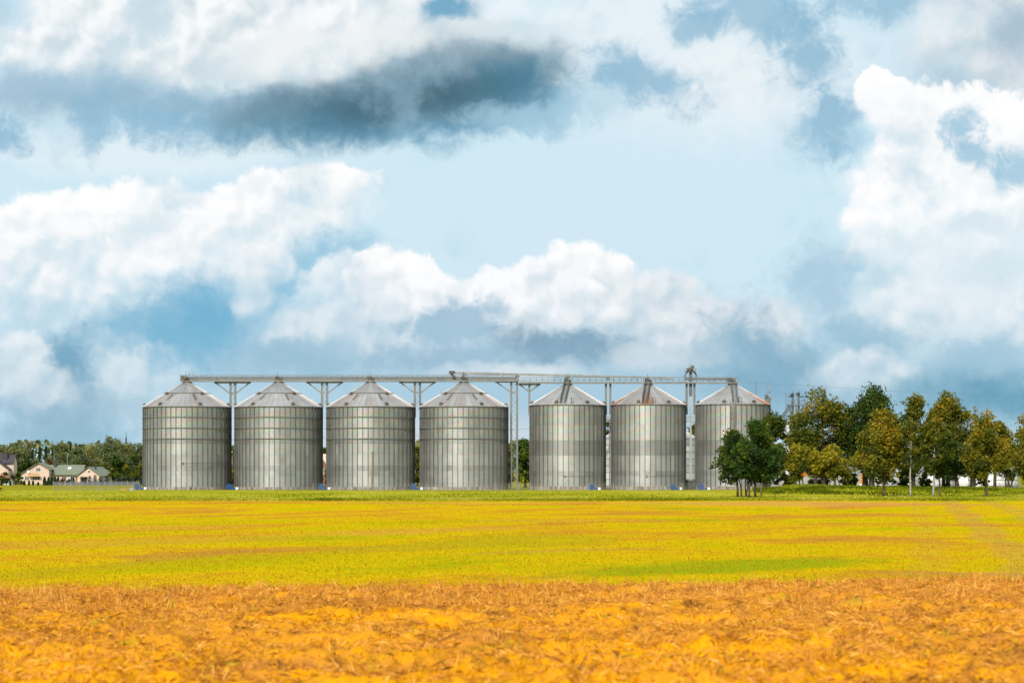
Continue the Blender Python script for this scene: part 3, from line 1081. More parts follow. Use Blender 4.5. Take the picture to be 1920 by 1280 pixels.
BIG_CUTS = [0, 2, 4, 6, 7, 9, 11, 12, 13, 15]
BIG_TONE = [.86, .90, .94, .80, 1.0, .93, .86, .97, 1.04]
SM_CUTS = [0, 4, 7, 10, 13, 14, 16]
SM_TONE = [.95, 1.04, .74, 1.06, .88, 1.03]
SILOS = []
for i, (cx, d, lab) in enumerate(((351, 163, 'wide ringed silo at the left end of the row, nearest the houses'),
                                  (522.5, 163, 'wide ringed silo, second from the left, between the first two lattice supports'),
                                  (695, 164, 'wide ringed silo, third from the left, with a brown wooden pole in front of it'),
                                  (870, 164, 'wide ringed silo beside the tall lattice tower, under the start of the sloping conveyor'))):
    tn = [q * (1 + .03 * math.sin(3 * i + 1.7 * k)) for k, q in enumerate(BIG_TONE)]
    if i:
        tn[4] *= (.97, 1.0, 1.0, 1.0)[i]
        tn[5] = (1.0, .97, 1.07, 1.09)[i]
    SILOS.append(silo(cx, d, 763, 716.5, 912, 52, BIG_CUTS, tn, True, lab, 10 + i))
SILOS.append(silo(1064.5, 141, 759.5, 720.5, 911, 44, SM_CUTS, SM_TONE, False, 'narrower ringless silo with a clean grey roof, just right of the tall lattice tower', 21, lambda p: .1))
SILOS.append(silo(1215.5, 139, 759, 720.5, 911, 44, SM_CUTS, [q * 1.02 for q in SM_TONE], False, 'narrower silo with rust along its roof edge, left of the bucket elevator', 22,
                  lambda p: .8 if p < -62 or -18 < p < 4 else .25))
SILOS.append(silo(1374, 138, 758.5, 720.5, 911, 44, SM_CUTS, [q * 1.05 for q in SM_TONE], False, 'narrower silo at the right end with a rusty right roof side and a caged ladder', 23,
                  lambda p: .9 if 50 < p < 100 else .12))


def caged_ladder(t, r, zt):
    """ladder down the wall of the last silo, with its cage and landing"""
    a0 = math.radians(-6)
    c = Vector((math.sin(a0), -math.cos(a0), 0))
    s = Vector((math.cos(a0), math.sin(a0), 0))
    z1 = AZ(808, YS)
    la, cg, pl = MB(), MB(), MB()
    p = c * (r + .45)
    for q in (-.5, .5):
        la.bar(p + s * q + Vector((0, 0, z1)), p + s * q + Vector((0, 0, zt + 1.0)), .10)
    for k in range(22):
        z = z1 + (zt - z1) * k / 22
        la.bar(p - s * .5 + Vector((0, 0, z)), p + s * .5 + Vector((0, 0, z)), .06)
    lo = la.build('wall_ladder', M['zinc_dark'], t)
    lo.color = (1.6, 0, 0, 1)
    for k in range(7):
        z = z1 + (zt - z1) * (k + .5) / 7
        ring = [p + s * .55 * math.cos(q) + c * .75 * math.sin(q) + Vector((0, 0, z)) for q in [PI * i / 6 for i in range(7)]]
        cg.tube(ring, .03, 4)
    for i in range(1, 6):
        q = PI * i / 6
        e = p + s * .55 * math.cos(q) + c * .75 * math.sin(q)
        cg.tube([e + Vector((0, 0, z1 + .4)), e + Vector((0, 0, zt))], .022, 4)
    cg.build('ladder_cage', M['zinc_old'], lo).color = (2.0, 0, 0, 1)
    b = c * (r + .1) + Vector((0, 0, z1))
    pl.bar(b - s * .5, b - s * .5 + c * 1.3, .1)
    o = s * .5
    pl.add([tuple(b - s * .55), tuple(b + s * 1.4), tuple(b + s * 1.4 + c * 1.3), tuple(b - s * .55 + c * 1.3),
            tuple(b - s * .55 + Vector((0, 0, .12))), tuple(b + s * 1.4 + Vector((0, 0, .12))), tuple(b + s * 1.4 + c * 1.3 + Vector((0, 0, .12))), tuple(b - s * .55 + c * 1.3 + Vector((0, 0, .12)))],
           [(0, 3, 2, 1), (4, 5, 6, 7), (0, 1, 5, 4), (1, 2, 6, 5), (2, 3, 7, 6), (3, 0, 4, 7)])
    for q in (-.5, .4, 1.3):
        e = b + s * q + c * 1.25
        pl.bar(e, e + Vector((0, 0, 2.3 if q > 1 else 1.1)), .06)
    for h in (.6, 1.1):
        pl.bar(b - s * .5 + c * 1.25 + Vector((0, 0, h)), b + s * 1.3 + c * 1.25 + Vector((0, 0, h)), .05)
    pl.bar(b + c * .2, b + c * .2 - Vector((0, 0, 1.2)), .3)
    pl.build('landing', M['zinc_old'], t).color = (.9, 0, 0, 1)


caged_ladder(SILOS[6][0], SILOS[6][1], SILOS[6][2])


# ------------------------------------------------------------------ conveyors on the roofs
def bridge(label, x0, x1, rail, mid, low, bot, kind, spouts):
    """walkway with a drag conveyor, rails and a floor beam; rows of the picture give its heights"""
    X0, X1 = AX(x0, YS), AX(x1, YS)
    zr, zm, zl, zb = (AZ(q, YS) for q in (rail, mid, low, bot))
    t = thing('conveyor_bridge', label, 'conveyor', (X0, YS, 0), 0, 'conveyor bridges over the silo roofs')
    L = X1 - X0
    fl = MB().box(0, L, -1.0, 1.0, zb, zb + .12)
    fl.box(0, L, -1.05, -.93, zb - .02, zb + .34).box(0, L, .93, 1.05, zb - .02, zb + .34)
    fl.build('floor_beam', M['zinc'], t).color = (.72, 0, 0, 1)
    if kind == 'long':
        tr = MB().box(0, L, .05, .75, zl, zm)
        n = int(L / 3)
        for k in range(n + 1):
            x = min(L - .06, k * L / n)
            tr.box(x - .05, x + .05, -.0, .8, zl - .04, zm + .05)
        o = tr.build('trough', M['zinc'], t)
        o.color = (.62, 0, 0, 1)
        MB().box(0, L, -.02, .82, zm + .051, zm + .15).build('trough_lid', M['zinc_dark'], o).color = (1, 0, 0, 1)
    else:
        o = MB().box(L * .755, L * .985, -.1, .6, zl, zm).build('trough', M['zinc_dark'], t)
        o.color = (1, 0, 0, 1)
    rl = MB()
    step = 1.05 if kind == 'long' else 1.25
    n = int(L / step)
    for y in (-1.0, 1.0):
        for k in range(n + 1):
            x = k * L / n
            w = .05 if k % 4 else .09
            rl.box(x - w / 2, x + w / 2, y - w / 2, y + w / 2, zb + .3, zr)
        for z, w in ((zr, .06), ((zr + zb) / 2 + .12, .05)):
            rl.box(0, L, y - w / 2, y + w / 2, z - w / 2, z + w / 2)
    tag(rl.build('railing', M['zinc_dark'], t), kind='stuff').color = (1.3, 0, 0, 1)
    for sx in spouts:
        x = AX(sx, YS) - X0
        sp = MB()
        sp.box(x - .5, x + .5, -.5, .5, zb - .55, zb - .04)
        sp.box(x - .75, x + .1, -1.15, -.3, zb + .35, zb + 1.1)
        sp.box(x + .15, x + .7, -1.2, -.5, zb + .35, zb + .75)
        sp.bar((x - .2, -.7, zb + 1.1), (x - .2, -.7, zr + .75), .06)
        sp.lathe([(.55, zb - .6), (.3, zb - 1.0)], 10, (x, 0))
        sp.build('discharge_gate', M['zinc_old'], t).color = (.55, 0, 0, 1)
    return t


BR1 = bridge('long straight conveyor walkway crossing the four wide silos', 340, 971, 703.2, 707.2, 711.4, 715.2, 'long', (351, 523, 696, 871))
BR2 = bridge('lower conveyor walkway crossing the three narrower silos', 972.5, 1385, 707.4, 708.6, 712.0, 718.6, 'short', (1064.5, 1215.5, 1370))
# drive and cage at the left end
dr = MB()
dr.box(0, .5, -1.1, 1.1, AZ(713, YS), AZ(704.5, YS))
for k in (0, .9, 1.8, 2.7):
    dr.bar((k, -1.15, AZ(714, YS)), (k, -1.15, AZ(698 if k > 1.5 else 703, YS)), .07)
dr.tube([(1.0, -.6, AZ(708, YS)), (1.0, -1.5, AZ(708, YS))], .32, 10)
dr.box(.6, 1.6, -1.2, -.3, AZ(713, YS), AZ(709.6, YS))
dr.build('drive_unit', M['zinc_old'], BR1).color = (.8, 0, 0, 1)

t = thing('sloping_conveyor', 'closed sloping conveyor rising from the right walkway to the fourth wide silo', 'conveyor', (AX(845, YS), YS + .3, 0))
X0 = AX(845, YS)
za_, zb_ = AZ(698.4, YS), AZ(708.6, YS)
xe = AX(1262, YS) - X0
MB().bar((0, 0, za_), (xe, 0, zb_), .7, .42).build('casing', M['zinc'], t).color = (.85, 0, 0, 1)
fl = MB()
for k in range(17):
    q = k / 17
    p = Vector((0, 0, za_)).lerp(Vector((xe, 0, zb_)), q)
    fl.box(p.x - .05, p.x + .05, -.4, .4, p.z - .28, p.z + .28)
tag(fl.build('flange', M['zinc'], t), kind='stuff').color = (.8, 0, 0, 1)
hd = MB()
hd.box(-.35, .9, -.5, .5, za_ - .25, za_ + .35)
hd.tube([(.35, -.55, za_), (.35, -1.1, za_)], .3, 10)
hd.bar((.1, 0, za_ - .2), (.9, 0, za_ - 1.15), .45)
hd.box(.3, 1.0, -.9, -.2, za_ - 1.2, za_ - .7)
hd.build('head_drive', M['zinc_old'], t).color = (.6, 0, 0, 1)
for sx, bot in ((871, 713), (970, 714), (1064.5, 716), (1140, 716)):
    x = AX(sx, YS) - X0
    z = za_ + (zb_ - za_) * x / xe
    MB().bar((x - .3, 0, AZ(bot, YS)), (x - .3, 0, z - .24), .12).bar((x + .3, 0, AZ(bot, YS)), (x + .3, 0, z - .24), .12).box(x - .45, x + .45, -.35, .35, z - .5, z - .22).build('support_leg', M['zinc_dark'], t).color = (1, 0, 0, 1)


# ------------------------------------------------------------------ supports between the silos
def support(label, legs, feet, beam, beam_py, brace_py, lat=None, group='steel supports under the conveyor'):
    xm = AX(sum(legs) / len(legs), YS)
    t = thing('conveyor_support', label, 'support', (xm, YS, 0), 0, group)
    X = lambda px: AX(px, YS) - xm
    zt = AZ(beam_py - 2, YS)
    zb = AZ(beam_py, YS)
    for px, ft in zip(legs, feet):
        m = MB()
        m.box(X(px) - .17, X(px) + .17, -.17, .17, AZ(ft, YS) if ft < 900 else -.1, zt)
        for q in (-.20, .20):      # flanges of the rolled section
            m.box(X(px) + q - .02, X(px) + q + .02, -.20, .20, AZ(ft, YS) if ft < 900 else -.1, zt - .01)
        m.box(X(px) - .3, X(px) + .3, -.32, .32, zt, zt + .12)
        m.build('leg', M['zinc'], t).color = (.62, 0, 0, 1)
    if beam:
        o = MB().box(X(beam[0]), X(beam[1]), -.14, .14, zb - .16, zb + .16).build('beam', M['zinc'], t)
        o.color = (.75, 0, 0, 1)
        zq = AZ(brace_py, YS)
        if beam[0] < min(legs) - 8:
            MB().bar((X(beam[0]) + .2, 0, zb - .16), (X(min(legs)) - .15, 0, zq), .27, .27).build('brace', M['zinc'], t).color = (.68, 0, 0, 1)
            MB().box(X(beam[0]) - .22, X(beam[0]) + .3, -.3, .3, zb - .2, zt + .1).build('bracket', M['zinc_dark'], t).color = (1, 0, 0, 1)
        if beam[1] > max(legs) + 8:
            MB().bar((X(beam[1]) - .2, 0, zb - .16), (X(max(legs)) + .15, 0, zq), .27, .27).build('brace', M['zinc'], t).color = (.68, 0, 0, 1)
            MB().box(X(beam[1]) - .3, X(beam[1]) + .22, -.3, .3, zb - .2, zt + .1).build('bracket', M['zinc_dark'], t).color = (1, 0, 0, 1)
        if len(legs) == 2:
            MB().box(X(legs[0]), X(legs[1]), -.12, .12, zq - .14, zq + .14).build('tie', M['zinc'], t).color = (.9, 0, 0, 1)
    if lat:
        m = MB()
        z0, z1 = AZ(lat[0], YS), AZ(lat[1], YS)
        xa, xb = X(legs[0]) + .2, X(legs[1]) - .2
        n = max(4, int(abs(z1 - z0) / .62))
        for k in range(n):
            za, zc = z0 + (z1 - z0) * k / n, z0 + (z1 - z0) * (k + 1) / n
            for yy in (-.16, .16):
                m.bar((xa if k % 2 else xb, yy, za), (xb if k % 2 else xa, yy, zc), .06)
            if k % 3 == 0:
                m.bar((xa, 0, za), (xb, 0, za), .06)
        tag(m.build('lattice', M['zinc'], t), kind='stuff').color = (.75, 0, 0, 1)
    # plate that fixes each short leg to the silo wall
    for px, ft in zip(legs, feet):
        if ft < 900:
            s = 1 if (len(legs) == 1 or px == legs[-1]) else -1
            MB().box(min(X(px), X(px) + s * .8), max(X(px), X(px) + s * .8), -.1, .1, AZ(ft, YS), AZ(ft - 4, YS)).build('wall_plate', M['zinc_dark'], t).color = (1, 0, 0, 1)
    return t


support('forked lattice support between the first and second wide silos from the left', (432.2, 441.2), (783, 768), (404, 468), 717.2, 737, (720, 764))
support('forked lattice support between the second and third wide silos from the left', (603.8, 613.4), (782, 768), (576.5, 641), 716.8, 736.5, (719, 764))
support('forked lattice support between the third and fourth wide silos from the left', (777.8, 787.6), (782, 768), (750.5, 815), 716.4, 736, (719, 764))
support('tall lattice tower standing on the ground between the wide and the narrower silos', (958.6, 969.6), (915, 915), (930.5, 969), 715.6, 735, (720, 912))
support('single forked post fixed to the left side of the first narrower silo', (992.6,), (778,), (974.5, 1011), 720.8, 733.5)
support('pair of plain posts between the first and second narrower silos', (1136.2, 1144.4), (777, 777), None, 720, 733)
support('pair of plain posts either side of the bucket elevator pipe', (1287.4, 1302), (777, 777), None, 720, 733)

# bucket elevator between the last two silos
xm = AX(1295, YS)
t = thing('bucket_elevator', 'bucket elevator rising above the walkway with a spout on each side of its head', 'elevator', (xm, YS, 0))
g = lambda q: AZ(q, YS)
o = MB().box(-.34, .34, -.3, .3, g(742), g(694)).build('dark_casing', M['zinc_dark'], t); o.color = (1, 0, 0, 1)
o = MB().box(-.2, .2, -.2, .2, g(900), g(742)).build('lower_casing', M['zinc'], t); o.color = (1.35, 0, 0, 1)
b = MB().box(-.7, .7, -.5, .5, g(917), g(900)).box(-1.7, -.75, -.4, .4, g(917), g(899)).box(.8, 1.4, -.5, .3, g(917), g(898)).tube([(-1.2, -.5, g(903)), (-1.2, .5, g(903))], .4, 10)
b.build('boot', M['zinc_dark'], t).color = (.5, 0, 0, 1)
h = MB().lathe([(.55, g(696)), (.62, g(692)), (.5, g(689)), (.0, g(688))], 14).box(-.8, .5, -.35, .35, g(694.5), g(690)).box(.1, .7, -.3, .3, g(690), g(685.5)).tube([(.2, -.5, g(691.5)), (.2, .5, g(691.5))], .4, 10)
h.bar((-.15, 0, g(690)), (-.15, 0, g(683)), .08).bar((.5, 0, g(688)), (.5, 0, g(683.5)), .06).bar((-.5, 0, g(684.5)), (.3, 0, g(684.5)), .05)
h.build('head', M['zinc_old'], t).color = (.6, 0, 0, 1)
for s in (-1, 1):
    x = s * AX(1295 + 10.5, YS) - s * xm
    MB().tube([(s * .35, 0, g(694)), (s * .6, 0, g(695.5)), (x, 0, g(702.5)), (x, 0, g(708))], .18, 8).build('spout', M['zinc_dark'], t).color = (1.2, 0, 0, 1)
p = MB().box(-1.1, 1.1, -.9, .9, g(696.8), g(696.2))
for s in (-1, 1):
    for yy in (-.85, .85):
        p.bar((s * 1.05, yy, g(696.5)), (s * 1.05, yy, g(690.5)), .06)
    p.bar((s * 1.05, -.85, g(690.5)), (s * 1.05, .85, g(690.5)), .05)
p.bar((-1.05, -.85, g(690.5)), (1.05, -.85, g(690.5)), .05)
p.build('head_platform', M['zinc_old'], t).color = (.7, 0, 0, 1)

# blue fans at the foot of the silos
fan0 = None
FX = ((258, 'blue fan with a white motor at the outer left foot of the leftmost silo'), (430, 'blue fan in the gap between the first and second wide silos'),
      (602.5, 'blue fan in the gap between the second and third wide silos'), (776, 'blue fan in the gap between the third and fourth wide silos'),
      (1109, 'blue fan in front of the first narrower silo, right of its centre'), (1262, 'blue fan in front of the silo with the rusty roof edge'),
      (1314, 'blue fan at the left foot of the rightmost silo, right of the bucket elevator'))
for i, (px, lab) in enumerate(FX):
    Yf = YS - (9.2 if i in (0, 1, 2, 3) else 9.6) if i > 3 else YS - 5.5
    loc = (AX(px, Yf), Yf, GZ)
    if fan0 is None:
        fan0 = t = thing('aeration_fan', lab, 'fan', loc, 0, 'blue fans at the foot of the silos')
        MB().tube([(0, -.36, .62), (0, .36, .62)], .58, 18).tube([(0, -.40, .62), (0, -.36, .62)], .63, 18).tube([(0, .36, .62), (0, .40, .62)], .63, 18).build('drum', M['blue'], t)
        MB().tube([(0, -.44, .62), (0, -.405, .62)], .34, 14).tube([(0, -.52, .62), (0, -.43, .62)], .12, 8).build('inlet', M['blue'], t)
        MB().box(.3, 1.35, -.28, .28, .10, .42).build('outlet_duct', M['blue'], t)
        MB().box(1.352, 1.9, -.3, .3, .05, .55).build('adapter', M['white'], t)
        MB().box(-.45, .45, -.35, .35, -.05, .08).box(-.4, -.3, -.3, .3, .08, .35).box(.3, .4, -.3, .3, .08, .35).build('base_frame', M['zinc_dark'], t)
    else:
        c = copy_thing(fan0, lab, loc)

# ------------------------------------------------------------------ plant behind the row
YB = 556.0
gb = lambda q: AZ(q, YB)


def plain_silo(name, label, cat, px, rpx, top, apex, Y, mat, group=None, ladder=False, bands=8):
    r = rpx / F * Y
    zt, za = AZ(top, Y), AZ(apex, Y)
    t = thing(name, label, cat, (AX(px, Y), Y, 0), 0, group)
    hb = (zt - .5) / bands
    a = 2 * PI / 16
    MB().lathe([(r - .07, .1), (r - .07, zt), (0, zt)], 32).build('wall_shell', mat, t)
    for k in range(bands):
        me = curved_panel(r + (.02 if k % 2 else 0), a * .995, hb - .03, 4).mesh('wall_panel', mat)
        tone = random.Random(k + int(px)).uniform(.85, 1.08)
        for q in range(-5, 5):
            o = link('wall_panel', me, t)
            o.location = (0, 0, .5 + hb * k)
            o.rotation_euler = (0, 0, a * (q + .5))
            o.color = (tone, 0, 0, 1)
    MB().lathe([(r + .1, -.2), (r + .1, .5), (r - .3, .5)], 32).build('foundation', M['concrete'], t)
    me = roof_sheet(r + .15, zt, .5, za, 2 * PI / 28).mesh('roof_panel', M['roof'])
    for k in range(28):
        o = link('roof_panel', me, t)
        o.rotation_euler = (0, 0, 2 * PI / 28 * k)
        o.color = (1.05, .05, 0, 1)
    rg = MB()
    for k in range(bands + 1):
        z = .5 + hb * k
        rg.lathe([(r + .03, z - .05), (r + .09, z - .05), (r + .09, z + .05), (r + .03, z + .05)], 40)
    tag(rg.build('hoop', M['zinc_dark'], t), kind='stuff')
    return t


plain_silo('small_silo', 'smaller pale silo standing behind the silo with the rusty roof edge', 'silo', 1218, 90, 822, 775, YB, M['white_metal'], bands=7)
t = thing('pipe_rack', 'low steel pipe rack seen through the gaps beside the rusty edged silo', 'pipe rack', (AX(1215, YB), YB - 13, 0))
m = MB()
for q in (784, 788, 792):
    m.bar((-14, 0, gb(q)), (13.5, 0, gb(q)), .28 if q != 788 else .12)
for k in range(28):
    m.bar((-14 + k, 0, gb(792)), (-14 + k, 0, gb(784)), .14)
m.build('walkway', M['zinc'], t).color = (1, 0, 0, 1)
for x in (-9.4, 9.9):
    for yy in (-.4, .4):
        MB().box(x - .09, x + .09, yy - .09, yy + .09, -.1, gb(792)).build('post', M['zinc_dark'], t)

xm = AX(1490, YB)
t = thing('elevator_tower', 'tall twin headed elevator tower behind the trees, right of the silos', 'tower', (xm, YB, 0))
E = lambda px: AX(px, YB) - xm
for px, tp in ((1486.5, 738), (1497.5, 736.5)):
    o = MB().box(E(px - 1.7), E(px + 1.7), -.3, .3, 0, gb(tp)).build('casing', M['zinc'], t); o.color = (.5, 0, 0, 1)
    hh = MB().box(E(px - 2), E(px + 2), -.45, .45, gb(741), gb(tp - 1)).tube([(E(px - 2), -.6, gb(tp + 2)), (E(px - 2), .6, gb(tp + 2))], .34, 10)
    d_ = -1 if px < 1490 else 1
    hh.bar((E(px), 0, gb(744)), (E(px + d_ * 7), 0, gb(743.5)), .22).bar((E(px + d_ * 7), 0, gb(743.5)), (E(px + d_ * 7), 0, gb(742)), .4)
    hh.bar((E(px), .0, gb(tp - 1)), (E(px), 0, gb(tp - 5)), .1)
    hh.build('head', M['zinc_dark'], t).color = (.45, 0, 0, 1)
for px in (1481, 1492, 1504):
    MB().box(E(px) - .11, E(px) + .11, -.9, -.68, 0, gb(758)).build('post', M['zinc'], t).color = (.45, 0, 0, 1)
for q, x0, x1 in ((759.5, 1476, 1513), (778, 1480, 1506), (800, 1480, 1505)):
    MB().box(E(x0), E(x1), -1.0, 1.0, gb(q) - .12, gb(q) + .12).build('platform', M['zinc'], t).color = (.55, 0, 0, 1)
rl = MB()
for px in range(1477, 1514, 6):
    rl.bar((E(px), -1, gb(759.5)), (E(px), -1, gb(750)), .07)
rl.bar((E(1477), -1, gb(750)), (E(1513), -1, gb(750)), .07).bar((E(1477), -1, gb(754)), (E(1513), -1, gb(754)), .05)
rl.build('railing', M['zinc_dark'], t)
lt = MB()
for k in range(13):
    z0, z1 = gb(835 - 6 * k), gb(829 - 6 * k)
    lt.bar((E(1481), -.85, z0), (E(1486), -.85, z1), .09).bar((E(1486), -.85, z0), (E(1481), -.85, z1), .09)
    lt.bar((E(1492), -.85, z0), (E(1497), -.85, z1), .09)
tag(lt.build('lattice', M['zinc_dark'], t), kind='stuff')
for a, b_ in (((1479, 761), (1464, 781)), ((1483, 762), (1466, 784)), ((1505, 762), (1513, 776)), ((1464, 781), (1450, 795)), ((1490, 780), (1477, 796))):
    MB().tube([(E(a[0]), -.4, gb(a[1])), (E(b_[0]), -.4, gb(b_[1]))], .17, 7).build('spout', M['zinc'], t).color = (.45, 0, 0, 1)
t2 = MB().box(E(1474), E(1484), .6, 2.2, 0, gb(792)).lathe([(.6, gb(792)), (.2, gb(785))], 10, (E(1479), 1.4)).build('surge_bin', M['white_metal'], t)
MB().bar((E(1474.5), .9, gb(790)), (E(1474.5), .9, gb(735)), .12).build('mast', M['zinc_dark'], t)

xm = AX(1440, YB)
E = lambda px: AX(px, YB) - xm
t = thing('elevator_tower', 'thin elevator tower showing over the rusty right roof of the last silo', 'tower', (xm, YB, 0))
MB().box(-.4, .4, -.3, .3, 0, gb(742)).build('casing', M['zinc'], t)
hd = MB().box(E(1434.5), E(1438.5), -.4, .4, gb(757), gb(741)).box(E(1440), E(1445), -.4, .4, gb(752), gb(745)).tube([(E(1437), -.6, gb(742)), (E(1437), .5, gb(742))], .38, 10)
hd.bar((E(1433), 0, gb(758)), (E(1446), 0, gb(758)), .15).bar((E(1443), 0, gb(752)), (E(1446), 0, gb(747)), .12)
hd.build('head', M['zinc_dark'], t)
ms = MB()
for px, tp in ((1439.5, 718), (1444, 719)):
    ms.bar((E(px), 0, gb(760)), (E(px), 0, gb(tp)), .11)
for q in (724, 729, 734, 738):
    ms.bar((E(1439.5), 0, gb(q)), (E(1444), 0, gb(q + 2)), .08)
ms.box(E(1438), E(1445.5), -.3, .3, gb(734.6), gb(733.4))
ms.build('antenna_frame', M['zinc'], t)
for a, b_ in (((1444, 766), (1458, 784)),):
    MB().tube([(E(a[0]), -.4, gb(a[1])), (E(b_[0]), -.4, gb(b_[1]))], .15, 7).build('spout', M['zinc_dark'], t)
t = thing('lightning_rod', 'thin bare rod standing behind the last silo roof', 'rod', (AX(1417.5, YB), YB, 0))
MB().tube([(0, 0, 0), (0, 0, gb(745)), (0, 0, gb(712))], [.14, .09, .03], 6).build('rod', M['zinc_dark'], t)
MB().box(-.5, .5, -.5, .5, -.1, .5).build('footing', M['grey_conc'], t)

for px, rp, tp, ap, lab in ((1652, 42, 868, 850, 'low white silo behind the amber tree, leftmost of the three low white ones'), (1752, 36, 862, 846, 'low white silo in the middle of the three behind the trees'),
                            (1862, 46, 858, 838, 'low white silo at the right end, behind the last big amber tree')):
    plain_silo('white_silo', lab, 'silo', px, rp, tp, ap, 575, M['white_metal'], 'low white silos behind the trees', bands=5)

# ------------------------------------------------------------------ houses and gardens on the left
M['plaster'] = plain('pale pink plaster', (.60, .455, .36), .9, var=.08, scale=.8)
M['plaster2'] = plain('cream plaster', (.58, .46, .37), .9, var=.08, scale=.8)
M['brick_red'] = plain('brown red brickwork', (.28, .12, .08), .9, var=.2, scale=3)
M['tile_green'] = plain('green grey roof', (.165, .18, .125), .7, var=.12, scale=1.5)
M['tile_dark'] = plain('dark slate roof', (.055, .048, .055), .7, var=.2, scale=1.5)
M['glass'] = plain('dark window glass', (.03, .04, .05), .12, spec=.8, var=.1)
M['timber'] = plain('honey timber cladding', (.52, .30, .11), .7, var=.15, scale=2)


def gable_house(name, label, cat, loc, rz, w, d, hw, hr, wall, roof, over=.45, group=None):
    """ridge runs along local Y; the gable faces -Y; w wide, d deep"""
    t = thing(name, label, cat, loc, rz, group)
    b = MB()
    b.add([(-w / 2, 0, -.3), (w / 2, 0, -.3), (w / 2, d, -.3), (-w / 2, d, -.3), (-w / 2, 0, hw), (w / 2, 0, hw), (w / 2, d, hw), (-w / 2, d, hw), (0, 0, hr), (0, d, hr)],
          [(0, 1, 5, 8, 4), (1, 2, 6, 5), (2, 3, 7, 9, 6), (3, 0, 4, 7)])
    b.build('wall', wall, t)
    s = (hr - hw) / (w / 2)
    r = MB()
    for e in (-1, 1):
        x0, z0 = e * (w / 2 + over), hw - s * over
        th = .16
        vs = [(0, -over, hr + .05), (x0, -over, z0 + .05), (x0, d + over, z0 + .05), (0, d + over, hr + .05)]
        vs += [(x, y, z + th) for x, y, z in vs]
        r.add(vs, [(0, 1, 2, 3), (4, 7, 6, 5), (0, 4, 5, 1), (1, 5, 6, 2), (2, 6, 7, 3), (3, 7, 4, 0)])
    ro = r.build('roof', roof, t)
    return t, ro, s


def window(t, x, z, w, h, bars=1, y=0.0, face='y'):
    """framed pane set in the front (-Y) wall"""
    f = MB()
    f.box(x - w / 2 - .08, x + w / 2 + .08, y - .07, y + .05, z - .08, z)
    f.box(x - w / 2 - .08, x + w / 2 + .08, y - .07, y + .05, z + h, z + h + .08)
    for q in [-w / 2 - .04] + [-w / 2 + w * k / (bars + 1) for k in range(1, bars + 1)] + [w / 2 + .04]:
        f.box(x + q - .04, x + q + .04, y - .068, y + .05, z, z + h)
    fo = f.build('window', M['white'], t)
    MB().box(x - w / 2, x + w / 2, y - .03, y + .04, z + .002, z + h - .002).build('pane', M['glass'], fo)
    return fo


YH = 730.0
m_ = YH / F
Hx = lambda px: AX(px, YH)
Hz = lambda py: AZ(py, YH) 
# the long house with the green roof: main wing with its ridge across the view
t = thing('house', 'long pink house with a green roof and a wide front gable', 'house', (Hx(100), YH, 0), 0)
x0, x1 = Hx(78) - Hx(100), Hx(152) - Hx(100)
zr, ze = Hz(872.2), Hz(889)
MB().box(x0, x1, 0, 9, -.3, ze).add([(x0, 0, ze), (x0, 9, ze), (x0, 4.5, zr), (x1, 0, ze), (x1, 9, ze), (x1, 4.5, zr)], [(0, 2, 1), (3, 4, 5)]).build('wall', M['plaster'], t)
r = MB()
for y0, y1, za, zc in ((-.6, 4.5, ze - .25, zr), (9.6, 4.5, ze - .25, zr)):
    vs = [(x0 - .3, y0, za + .05), (x1 + .5, y0, za + .05), (x1 + .5, y1, zc + .05), (x0 - .3, y1, zc + .05)]
    vs += [(x, y, z + .16) for x, y, z in vs]
    r.add(vs, [(0, 1, 2, 3), (4, 7, 6, 5), (0, 4, 5, 1), (1, 5, 6, 2), (2, 6, 7, 3), (3, 7, 4, 0)])
ro = r.build('roof', M['tile_green'], t)
q = Hx(99.5) - Hx(100)
MB().box(q - .38, q + .38, 3.2, 3.9, zr - .9, Hz(863)).box(q - .45, q + .45, 3.13, 3.97, Hz(863), Hz(862)).build('chimney', M['tile_dark'], ro)
q = Hx(127.5) - Hx(100)
s_ = (zr - ze + .25) / 5.1
MB().add([(q - .5, 2.2, ze - .25 + s_ * 2.8 + .24), (q + .5, 2.2, ze - .25 + s_ * 2.8 + .24), (q + .5, 3.1, ze - .25 + s_ * 3.7 + .24), (q - .5, 3.1, ze - .25 + s_ * 3.7 + .24),
          (q - .5, 2.2, ze - .25 + s_ * 2.8 + .34), (q + .5, 2.2, ze - .25 + s_ * 2.8 + .34), (q + .5, 3.1, ze - .25 + s_ * 3.7 + .34), (q - .5, 3.1, ze - .25 + s_ * 3.7 + .34)],
         [(0, 1, 2, 3), (4, 7, 6, 5), (0, 4, 5, 1), (1, 5, 6, 2), (2, 6, 7, 3), (3, 7, 4, 0)]).build('skylight', M['white'], ro)
